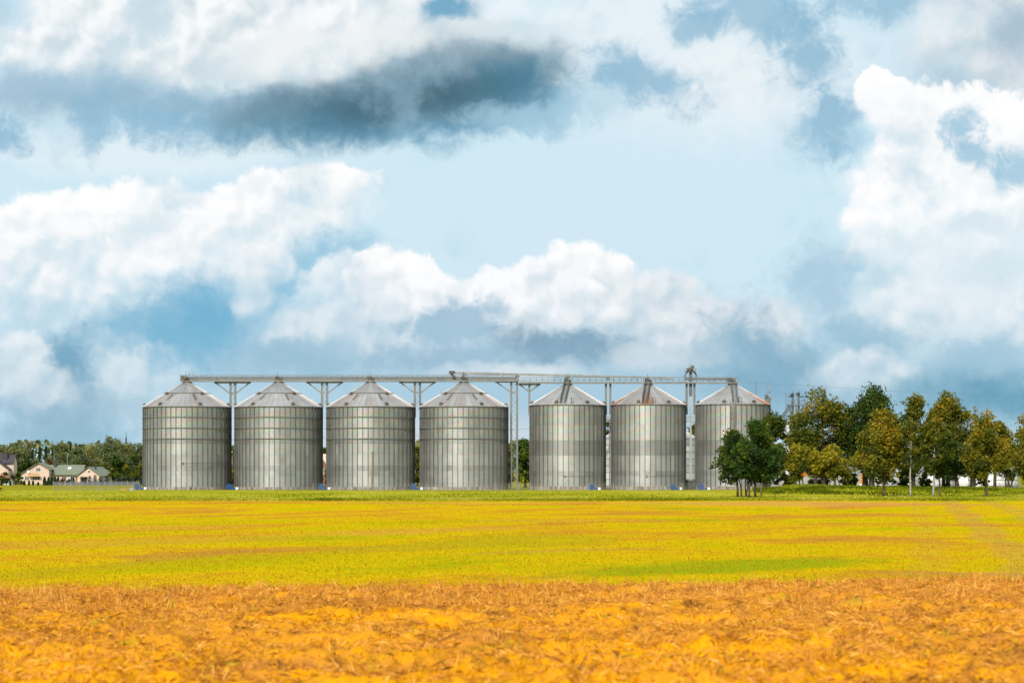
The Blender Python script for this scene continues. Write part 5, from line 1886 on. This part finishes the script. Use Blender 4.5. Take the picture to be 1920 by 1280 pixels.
tree('willow_tree', 'olive willow with a pale trunk in front of the broad rusty tree', 1750, 362, 1727, 1786, 785, 882, 'leaf_olive', 15, 'column', 7000, .30, bark='birch', tr=.17, clumps=56, droop=.35, group=NEARG, tint=(.45, .18))
tree('young_tree', 'slim brown stemmed tree just right of the pale trunked willow', 1761.5, 364, 1745, 1780, 842, 905, 'leaf_dark', 16, 'round', 2200, .28, bark='bark_brown', tr=.15, clumps=24, group=NEARG)
tree('round_tree', 'low very dark green tree under the broad rusty tree', 1795, 498, 1728, 1818, 822, 899, 'leaf_dark', 17, 'round', 12000, .38, tr=.46, clumps=62, group=NEARG, tint=(.22, .14), hi=.2)
tree('bare_tree', 'thin half bare tree with reddish twigs above the dark leaning trunk', 1826, 512, 1812, 1846, 761, 850, 'leaf_amber', 18, 'round', 700, .36, tr=.30, clumps=40, group=NEARG, tint=(.7, .2), tlean=.02)
tree('tall_tree', 'olive tree on a dark leaning trunk beside the white trailer', 1823, 500, 1808, 1850, 800, 895, 'leaf_olive', 19, 'egg', 4500, .38, tr=.55, clumps=40, group=NEARG, tint=(.35, .16), tlean=.03)
tree('column_tree', 'large amber and orange tree standing forward near the right end', 1849, 364, 1811, 1892, 772, 905, 'leaf_amber', 20, 'egg', 13000, .29, bark='bark_brown', tr=.20, clumps=84, droop=.15, group=NEARG, tint=(.5, .2), hi=.35)
tree('tall_tree', 'amber tree half hidden behind the large orange tree near the right end', 1865, 500, 1846, 1900, 790, 895, 'leaf_amber', 21, 'round', 6000, .38, tr=.35, clumps=44, group=NEARG, tint=(.45, .18))
tree('bushy_tree', 'low tree with three dark spreading stems, second from the right edge', 1891, 496, 1868, 1920, 828, 900, 'leaf_olive', 22, 'spread', 4500, .36, tr=.28, clumps=36, group=NEARG, trunks=((0, 0), (.3, .28), (-.3, -.22)), tint=(.3, .18))
tree('tall_tree', 'orange tree cut by the right edge of the photo', 1925, 420, 1893, 1975, 778, 905, 'leaf_amber', 23, 'egg', 11000, .33, bark='bark_brown', tr=.26, clumps=70, group=NEARG, tint=(.5, .2), hi=.35)

UND = 'dark undergrowth between the tree trunks'
for i, (px, l, r, tp, lab) in enumerate(((1470, 1452, 1492, 886, 'dark low bush between the maple and the first small yellow tree'), (1535, 1515, 1556, 884, 'dark low bush between the two small yellow trees'),
                                         (1590, 1574, 1610, 880, 'dark low bush left of the oak trunk'), (1690, 1674, 1706, 884, 'dark low bush left of the white birch trunk'),
                                         (1735, 1722, 1748, 886, 'dark low bush right of the pale gate pillar'), (1840, 1826, 1856, 884, 'dark low bush left of the large orange tree stem'))):
    tree('round_bush', lab, px, 524, l, r, tp, 917, 'leaf_green' if i % 2 else 'leaf_olive', 410 + i, 'round', 2600, .36, tr=.1, clumps=26, group=UND, cat='bush', tint=(.42, .16))

# trees seen through the gaps of the silo row
GAPG = 'trees behind the silo row'
tree('broad_tree', 'bushy green tree seen between the tall lattice tower and the first narrower silo', 985, 575, 948, 1020, 823, 908, 'leaf_green', 31, 'round', 6000, .46, tr=.3, clumps=44, group=GAPG, base_z=0, tint=(.45, .2))
tree('broad_tree', 'pale tipped tree just behind the foot of the tall lattice tower', 958, 590, 935, 975, 832, 908, 'leaf_olive', 32, 'round', 3500, .46, tr=.3, clumps=30, group=GAPG, base_z=0, tint=(.4, .2))
tree('broad_tree', 'yellow green tree filling the gap between the third and fourth wide silos', 783, 600, 755, 805, 838, 909, 'leaf_yellow', 33, 'round', 4000, .46, tr=.3, clumps=34, group=GAPG, base_z=0, tint=(.2, .15))
tree('broad_tree', 'green tree beyond the house in the gap between the second and third wide silos', 609, 700, 590, 625, 840, 906, 'leaf_green', 34, 'round', 2500, .5, tr=.3, clumps=28, group=GAPG, base_z=0)
tree('round_bush', 'low green bush in front of the brown house in the second gap', 610, 560, 603, 622, 880, 910, 'leaf_green', 35, 'round', 1300, .36, tr=.12, clumps=16, group=GAPG, base_z=0, cat='bush')
tree('round_bush', 'low yellow green bush in front of the pink house in the first gap', 437, 570, 428, 448, 882, 911, 'leaf_yellow', 36, 'round', 1300, .36, tr=.12, clumps=16, group=GAPG, base_z=0, cat='bush', tint=(.25, .15))
tree('broad_tree', 'green tree above the pink house in the first gap', 440, 720, 420, 460, 836, 900, 'leaf_green', 37, 'round', 2000, .5, tr=.3, clumps=24, group=GAPG, base_z=0)
tree('broad_tree', 'dark tree showing over the small silo, left of the rusty edged silo', 1145, 600, 1125, 1165, 788, 905, 'leaf_olive', 38, 'round', 3500, .46, tr=.4, clumps=34, group=GAPG, base_z=0, tint=(.25, .15))
tree('broad_tree', 'olive tree showing over the small silo, left of the rightmost silo', 1300, 600, 1280, 1322, 796, 905, 'leaf_olive', 39, 'round', 3500, .46, tr=.4, clumps=34, group=GAPG, base_z=0, tint=(.4, .18))

# garden trees and bushes round the houses
GARD = 'trees and bushes in the house gardens'
def bush(label, px, l, r, top, bot, mat, seed, Y=690, shape='round', n=1500, leaf=.42, name='round_bush', cat='bush', **k):
    return tree(name, label, px, Y, l, r, top, bot, mat, seed, shape, n, leaf, tr=.14, clumps=24, group=GARD, base_z=0, cat=cat, **k)
bush('round dark tree between the dark roofed house and the green roofed house', 48, 32, 66, 859, 893, 'leaf_dark', 51, 760, n=3500, name='broad_tree', cat='tree', tint=(.4, .2))
bush('brown green bush below the eaves of the dark roofed house', 12, -8, 30, 885, 904, 'leaf_olive', 52, 685, tint=(.25, .15))
bush('dark bush left of the front gable of the long house', 33, 24, 44, 886, 904, 'leaf_green', 53, 700, tint=(.3, .15))
bush('low grey green bush right of the plastic tunnel', 29, 25, 36, 898, 908, 'leaf_far', 54, 665, n=600)
bush('low pale bush left of the first little cypress', 40, 35, 45, 900, 908, 'leaf_far_pale', 55, 665, n=500)
bush('rusty bush right of the clipped hedge', 118, 112, 124, 897, 908, 'bush_red', 56, 668, n=700)
bush('dark clipped bush right of the rusty bush', 128.5, 124, 134, 897.5, 908, 'thuja', 57, 668, n=900, leaf=.3)
bush('bright green tree beside the right roof side of the garage', 196, 182, 212, 868, 902, 'leaf_green', 58, 760, n=2500, name='broad_tree', cat='tree', tint=(.6, .2))
bush('olive tree right of the garage, behind the blue spruces', 210, 199, 224, 878, 904, 'leaf_olive', 59, 700, n=2200, name='broad_tree', cat='tree', tint=(.4, .2))
bush('yellow green tree second from the leftmost silo', 236, 222, 250, 872, 904, 'leaf_yellow', 60, 705, n=2400, name='broad_tree', cat='tree', tint=(.22, .15))
bush('yellow green tree touching the left edge of the leftmost silo', 262, 245, 282, 870, 905, 'leaf_yellow', 61, 700, n=2600, name='broad_tree', cat='tree', tint=(.25, .15))
bush('rust brown weed clump at the left edge of the meadow', -1, -8, 5.5, 914, 924.5, 'bush_red', 62, 470, n=800, leaf=.2, tint=(.5, .2))


def conifer(name, label, px, Y, w, top, base, mat, seed, group, n=1200, leaf=.5, slim=1.0):
    """cone of drooping branch whorls"""
    g = np.random.default_rng(seed)
    X0 = AX(px, Y)
    z1 = AZ(top, Y)
    rx = w / 2 / F * Y
    t = thing(name, label, 'tree', (X0, Y, 0), 0, group)
    MB().tube([(0, 0, -.2), (0, 0, z1 * .95)], [.09 + z1 * .012, .03], 6).build('trunk', M['bark'], t)
    z0 = z1 * .05
    lev = max(7, int(z1 * 1.1))
    q = g.integers(0, lev, n) / lev
    q = q ** 1.15 + g.normal(0, .012, n)
    an = g.uniform(0, 2 * PI, n)
    lobes = 1 + .22 * np.sin(an * 5 + q * 40) + .15 * np.sin(an * 3 + seed)
    rad = rx * (1 - np.clip(q, 0, .985)) ** (.85 * slim) * lobes * g.uniform(.15, 1.0, n) ** .6
    P = np.stack([rad * np.cos(an), rad * np.sin(an), z0 + q * (z1 - z0) - rad * .25], -1)
    P[:, 2] = np.maximum(P[:, 2], .1)
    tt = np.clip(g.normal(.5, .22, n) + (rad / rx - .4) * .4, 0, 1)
    Q = leaf_quads(P, leaf, g, .0, .6)
    link('crown', quad_mesh('crown', Q, M[mat], tt), t)
    return t


for i, (px, top, w, lab) in enumerate(((137, 893, 11, 'low blue spruce left of the brown lean-to shed'), (154, 895, 9, 'low blue spruce in front of the left side of the garage'),
                                       (168, 890, 12, 'blue spruce before the dark door of the garage'), (178, 888, 12, 'tallest blue spruce, in front of the garage gable'), (188, 891, 11, 'blue spruce at the right corner of the garage'),
                                       (200, 890, 13, 'blue spruce just right of the garage'), (219, 892, 13, 'blue spruce under the olive garden tree'), (231, 889, 15, 'wide blue spruce, third from the leftmost silo'),
                                       (248, 890, 14, 'wide blue spruce, second from the leftmost silo'), (262, 892, 10, 'narrow blue spruce beside the leftmost silo'))):
    conifer('blue_spruce', lab, px, 668, w, top, 908, 'needle_blue', 80 + i, 'blue spruces along the garden fence', 700, .34, .7)


def thuja(label, px, w, top, seed, Y=664.0):
    g = np.random.default_rng(seed)
    X0, z1, rx = AX(px, Y), AZ(top, Y), w / 2 / F * Y
    t = thing('column_cypress', label, 'shrub', (X0, Y, 0), 0, 'clipped column cypresses in the garden')
    MB().tube([(0, 0, -.1), (0, 0, z1 * .8)], .06, 5).build('trunk', M['bark'], t)
    n = 520
    q = g.uniform(0, 1, n)
    an = g.uniform(0, 2 * PI, n)
    r = rx * np.clip(np.sin(PI * np.clip(q * .8 + .22, 0, 1)), .05, 1) ** .45 * g.uniform(.6, 1.0, n)
    P = np.stack([r * np.cos(an), r * np.sin(an), .05 + q * (z1 - .15)], -1)
    link('crown', quad_mesh('crown', leaf_quads(P, .26, g, .2), M['thuja'], np.clip(g.normal(.5, .25, n), 0, 1)), t)


for i, (px, w, top, lab) in enumerate(((83.5, 6.5, 893, 'first tall cypress right of the wide gable window'), (91, 5, 893.5, 'second tall cypress from the gable window'), (97, 5, 892, 'middle one of the five tall cypresses'),
                                       (103, 5, 892.5, 'fourth tall cypress from the gable window'), (109, 5.5, 893, 'last of the five tall cypresses, nearest the rusty bush'),
                                       (2.5, 4, 900.5, 'tiny cypress left of the plastic tunnel'), (19.5, 4, 900, 'tiny cypress in front of the plastic tunnel'), (45.5, 3.6, 900, 'tiny cypress left of the tall gable window'),
                                       (54.5, 3.2, 900, 'tiny cypress under the tall gable window'), (62, 3.6, 900, 'tiny cypress between the two ground floor gable windows'), (71.5, 3.6, 903, 'lowest tiny cypress under the wide gable window'))):
    thuja(lab, px, w, top, 120 + i, 662.0 if top > 899 else 668.0)
# clipped hedge
g = np.random.default_rng(140)
t = thing('hedge', 'dark clipped hedge at the feet of the five tall cypresses', 'hedge', (AX(81, 660), 660, 0))
L = AX(111, 660) - AX(81, 660)
n = 1500
P = np.stack([g.uniform(0, L, n), g.uniform(-.4, .4, n), g.uniform(.05, 1.15, n)], -1)
link('foliage', quad_mesh('foliage', leaf_quads(P, .26, g), M['thuja'], np.clip(g.normal(.55, .2, n), 0, 1)), t)
MB().box(0, L, -.25, .25, -.1, .9).build('core', M['bark'], t)

# the wood behind the houses, tree by tree
FARG = 'far trees behind the houses'
far = [('dark_spruce', 74.5, 834, 11, 'far dark spruce over the front gable of the long house, left of its two neighbours'), ('dark_spruce', 86, 836, 10, 'far dark spruce in the middle of three over the long house'),
       ('dark_spruce', 98.5, 836.5, 7, 'thin far dark spruce left of the big far birch'), ('dark_spruce', 132.5, 827, 9, 'tallest far spruce, above the middle of the green roof'),
       ('dark_spruce', 61, 840, 9, 'far dark spruce nearest the dark roofed house'), ('dark_spruce', 105, 839, 7, 'thin far spruce just left of the tallest far spruce group'), ('dark_spruce', 150, 830, 8, 'brownish far spruce right of the tallest far spruce')]
for i, (nm, px, top, w, lab) in enumerate(far):
    conifer(nm, lab, px, 1000, w, top, 900, 'needle', 200 + i, FARG, 700, .75, .8)
far = [(6, 22, 838, 'leaf_far', 'far grey green tree behind the wide chimney'), (24, 26, 838, 'leaf_far', 'far tree right of the wide chimney'), (40, 20, 836, 'leaf_far', 'far olive tree between the two houses'),
       (54, 20, 831, 'leaf_far', 'far tall poplar like tree left of the dark spruces'), (117, 32, 832, 'leaf_far', 'far broad green tree above the chimney of the long house'), (143, 24, 833, 'leaf_far', 'far tree just right of the tallest spruce'),
       (167, 32, 838, 'leaf_far_pale', 'far pale yellow tree above the right end of the green roof'), (189, 28, 832, 'leaf_far', 'far grey green tree above the garage roof'), (206, 26, 818, 'leaf_far', 'tallest far tree with a crooked tip above the garage'),
       (222, 30, 824, 'leaf_far', 'far rounded tree left of the dark mast'), (232, 30, 834, 'leaf_far_pale', 'far pale tree in front of the dark mast'), (248, 26, 830, 'leaf_far', 'far tree just right of the dark mast'),
       (266, 28, 834, 'leaf_far', 'far tree running in behind the leftmost silo'), (288, 30, 836, 'leaf_far', 'far tree hidden by the leftmost silo'), (-14, 24, 840, 'leaf_far', 'far tree at the left edge behind the dark roof')]
for i, (px, w, top, mt, lab) in enumerate(far):
    Y = 900 + 37 * (i % 4)
    tree('broad_tree', lab, px, Y, px - w * .95, px + w * .95, top, 902, mt, 230 + i, 'egg', 4200, .62, tr=.4, clumps=38, group=FARG, base_z=0, tint=(.45, .13), limbs=False)
mid = [(66, 26, 862, 'leaf_far', 'brown green middle distance tree behind the gable ridge'), (92, 26, 860, 'bush_red', 'rusty middle distance tree behind the chimney of the long house'), (112, 26, 862, 'leaf_far', 'middle distance tree behind the skylight'),
       (135, 28, 862, 'leaf_far', 'middle distance tree over the right half of the green roof'), (158, 24, 866, 'leaf_olive', 'dark middle distance tree between the long house and the garage'), (178, 30, 860, 'leaf_far_pale', 'pale middle distance tree over the garage ridge'),
       (215, 44, 855, 'leaf_dark', 'wide dark tree right of the garage under the tall far trees'), (250, 44, 853, 'leaf_dark', 'wide dark tree between the garage and the leftmost silo'), (280, 40, 856, 'leaf_dark', 'dark tree reaching behind the leftmost silo')]
for i, (px, w, top, mt, lab) in enumerate(mid):
    tree('broad_tree', lab, px, 800 + 15 * (i % 3), px - w * .6, px + w * .6, top, 905, mt, 260 + i, 'round', 3600, .5, tr=.3, clumps=30, group='middle distance trees behind the gardens', base_z=0, tint=(.35, .2), limbs=False)


# a far wood closing the horizon everywhere else
def far_wood():
    g = np.random.default_rng(300)
    Ps, Ts = [], []
    n = 34000
    X = g.uniform(-900, 900, n)
    hz = 15 + 6 * vnoise(X * .05, X * 0, 41) + 4 * vnoise(X * .21, X * 0, 42)
    Z = hz * g.uniform(0, 1, n) ** .6
    Y = 1500 + g.uniform(-30, 30, n) - X * .05
    P = np.stack([X, Y, Z], -1)
    T = np.clip(vnoise(X * .11, X * 0, 43) * .9 + g.normal(0, .15, n), 0, 1)
    o = link('far_wood', quad_mesh('far_wood', leaf_quads(P, 3.0, g), M['leaf_far'], T))
    tag(o, 'distant wood along the horizon', 'wood', kind='stuff')


far_wood()

# ------------------------------------------------------------------ ground cover
def straw_mat():
    return foliage('straw', [(0, (.12, .045, .008)), (.25, (.32, .125, .02)), (.5, (.58, .25, .035)), (.75, (.82, .42, .075)), (1, (.88, .50, .13))], .25, 0.0)


M['straw'] = straw_mat()
M['sprout'] = foliage('golden sprouts', [(0, (.20, .08, .008)), (.3, (.48, .19, .004)), (.6, (.74, .32, .004)), (.85, (.85, .44, .008)), (1, (.32, .32, .012))], .3, 0.0)
M['crop_leaf'] = foliage('crop seedlings', [(0, (.10, .045, .008)), (.2, (.38, .16, .03)), (.4, (.56, .30, .008)), (.62, (.45, .33, .005)), (.85, (.30, .30, .006)), (1, (.18, .25, .008))], .3, 0.0)
M['grass_leaf'] = foliage('grass blades', [(0, (.07, .095, .006)), (.35, (.23, .25, .010)), (.7, (.40, .36, .020)), (1, (.62, .52, .12))], .3, 0.0)


def ribbons(P, d, L, w, g, curl=.25):
    """thin bent pieces of straw: two quads would be dearer, one kite-shaped quad does"""
    d = d / (np.linalg.norm(d, axis=1)[:, None] + 1e-9)
    s = np.cross(d, g.normal(size=d.shape))
    s /= np.linalg.norm(s, axis=1)[:, None] + 1e-9
    L, w = L[:, None], w[:, None]
    return np.stack([P, P + d * L * .5 + s * w * .5 + np.array([0, 0, 1]) * L * curl * .3, P + d * L, P + d * L * .45 - s * w * .5], 1)


def straw():
    g = np.random.default_rng(401)
    n = 260000
    Y = 15 + 36 * g.uniform(0, 1, n) ** .85
    hw = np.interp(Y, [13, 50], [5.0, 13.8])
    X = g.uniform(-1, 1, n) * hw
    cover = vnoise(X * .55 + 3, Y * .8, 51) * .6 + vnoise(X * 1.9, Y * 2.2, 52) * .4
    keep = g.uniform(0, 1, n) < np.clip((cover - .2) * 2.4, .55, 1)
    X, Y, cover = X[keep], Y[keep], cover[keep]
    n = len(X)
    Z = stubble_z(X, Y) + clods(X, Y)
    an = g.uniform(0, 2 * PI, n)
    el = np.abs(g.normal(.15, .36, n))
    d = np.stack([np.cos(an) * np.cos(el), np.sin(an) * np.cos(el), np.sin(el)], -1)
    L = g.gamma(3.0, .024, n)
    w = g.uniform(.006, .014, n)
    P = np.stack([X, Y, Z + g.uniform(0, .04, n)], -1)
    tt = np.clip(g.normal(.52, .18, n) + (vnoise(X * .9, Y * 1.1, 53) - .5) * .45, 0, 1)
    tag(link('loose_straw', quad_mesh('loose_straw', ribbons(P, d, L, w, g), M['straw'], tt)), 'loose straw and chaff lying on the near field', 'straw', kind='stuff')
    # standing stubble in ragged tufts, most of it along the crest
    nt = 4600
    Yt = np.concatenate([15 + 33 * g.uniform(0, 1, nt // 3), g.uniform(36, 48.5, nt - nt // 3)])
    hw = np.interp(Yt, [13, 50], [5.0, 13.8])
    Xt = g.uniform(-1, 1, nt) * hw
    tall = np.interp(Yt, [15, 36], [.45, 1.0]) * g.gamma(3.5, .038, nt) * (1 + 1.3 * (g.uniform(0, 1, nt) > .95))
    tall = np.minimum(tall, .30)
    k = g.integers(5, 16, nt)
    idx = np.repeat(np.arange(nt), k)
    m = len(idx)
    sp = g.normal(0, .05, (m, 2)) * (1 + tall[idx] * 2)[:, None]
    X, Y = Xt[idx] + sp[:, 0], Yt[idx] + sp[:, 1]
    lean = g.normal(0, .25, (nt, 2))[idx] + g.normal(0, .3, (m, 2))
    d = np.stack([lean[:, 0], lean[:, 1], np.ones(m)], -1)
    P = np.stack([X, Y, stubble_z(X, Y) + clods(X, Y) - .02], -1)
    tt = np.clip(g.normal(.62, .17, nt)[idx] + g.normal(0, .1, m), 0, 1)
    tag(link('standing_stubble', quad_mesh('standing_stubble', ribbons(P, d, tall[idx] * g.uniform(.5, 1.2, m), g.uniform(.006, .014, m), g, 0), M['straw'], tt)), 'ragged upright stalks of stubble', 'stubble', kind='stuff')
    # low golden regrowth
    n = 60000
    Y = 15 + 34 * g.uniform(0, 1, n) ** .9
    hw = np.interp(Y, [13, 50], [5.0, 13.8])
    X = g.uniform(-1, 1, n) * hw
    cover = vnoise(X * .45 + 9, Y * .9, 61) * .55 + vnoise(X * 1.6, Y * 2.0, 62) * .45
    keep = cover > .52
    X, Y = X[keep], Y[keep]
    n = len(X)
    lean = g.normal(0, .8, (n, 2))
    d = np.stack([lean[:, 0], lean[:, 1], np.ones(n)], -1)
    P = np.stack([X, Y, stubble_z(X, Y) + clods(X, Y) - .01], -1)
    tt = np.clip(g.normal(.6, .17, n) + .42 * (g.uniform(0, 1, n) > .965), 0, 1)
    tag(link('golden_regrowth', quad_mesh('golden_regrowth', ribbons(P, d, g.uniform(.04, .11, n), g.uniform(.014, .03, n), g), M['sprout'], tt)), 'low golden regrowth between the straw', 'sprouts', kind='stuff')


def crop_plants():
    g = np.random.default_rng(402)
    n = 100000
    u = g.uniform(0, 1, n)
    Y = 1 / (1 / 72.0 + u * (1 / (CROP_END - 2) - 1 / 72.0))
    X = g.uniform(-1, 1, n) * (.235 * Y + 2)
    P = np.stack([X, Y, crop_z(X, Y)], -1)
    lean = g.normal(0, .8, (n, 2))
    d = np.stack([lean[:, 0], lean[:, 1], np.ones(n)], -1)
    q = vnoise(X * .09, Y * .05, 71) * .5 + vnoise(X * .3, Y * .15, 72) * .5
    tt = np.clip(.36 + .42 * q + g.normal(0, .13, n) - .10 * np.clip((Y - 170) / 120, 0, 1), 0, 1)
    k = .55 + Y / 250
    tag(link('crop_plants', quad_mesh('crop_plants', ribbons(P, d, g.uniform(.04, .11, n) * k, g.uniform(.025, .055, n) * k, g), M['crop_leaf'], tt)), 'sparse yellow and green seedlings with bits of straw', 'crop', kind='stuff')


def meadow():
    g = np.random.default_rng(403)
    # ragged grass along the edge of the crop and over the meadow
    n1, n2 = 26000, 50000
    X1 = g.uniform(-85, 85, n1)
    Y1 = CROP_END + g.normal(.3, .7, n1)
    u = g.uniform(0, 1, n2)
    Y2 = 1 / (1 / CROP_END + u * (1 / 497.0 - 1 / CROP_END))
    X2 = g.uniform(-1, 1, n2) * (.235 * Y2)
    X, Y = np.concatenate([X1, X2]), np.concatenate([Y1, Y2])
    n = n1 + n2
    Z = mound_z(X, Y) + np.where(Y > CROP_END + .2, meadow_z(Y) - .02, .0)
    h = np.concatenate([g.uniform(.08, .26, n1) * (.6 + .8 * vnoise(X1 * .25, X1 * 0, 81)), g.uniform(.08, .22, n2)])
    onm = mound_z(X, Y)
    h *= (1 + np.clip(onm, 0, 1.2) * 1.4) * np.clip((560 - Y) / 170, .3, 1)
    lean = g.normal(0, .35, (n, 2))
    d = np.stack([lean[:, 0], lean[:, 1], np.ones(n)], -1)
    q = vnoise(X * .12, Y * .03, 82)
    tt = np.clip(np.concatenate([g.normal(.42, .18, n1), g.normal(.55, .22, n2)]) + (q - .5) * .7 - np.clip(onm, 0, 1) * .25, 0, 1)
    tag(link('meadow_grass', quad_mesh('meadow_grass', ribbons(np.stack([X, Y, Z], -1), d, h, g.uniform(.08, .20, n), g), M['grass_leaf'], tt)), 'ragged meadow grass and field edge', 'grass', kind='stuff')
    # taller weeds on the mound under the trees
    n = 42000
    X = g.uniform(43, 110, n)
    Y = g.normal(425, 26, n)
    X = X * Y / 430
    mz = mound_z(X, Y)
    keep = (mz > .15)
    X, Y, mz = X[keep], Y[keep], mz[keep]
    n = len(X)
    lump = vnoise(X * .35, Y * .12, 91)
    h = g.uniform(.2, .55, n) * (.4 + 1.5 * lump)
    d = np.stack([g.normal(0, .4, n), g.normal(0, .4, n), np.ones(n)], -1)
    tt = np.clip(.20 + (vnoise(X * .2, Y * .08, 92) - .5) * .9 + g.normal(0, .14, n), 0, 1)
    P = np.stack([X, Y, mz], -1)
    tag(link('mound_weeds', quad_mesh('mound_weeds', ribbons(P, d, h, g.uniform(.10, .26, n), g), M['grass_leaf'], tt)), 'rank green weeds on the mound under the trees', 'weeds', kind='stuff')


straw()
crop_plants()
meadow()
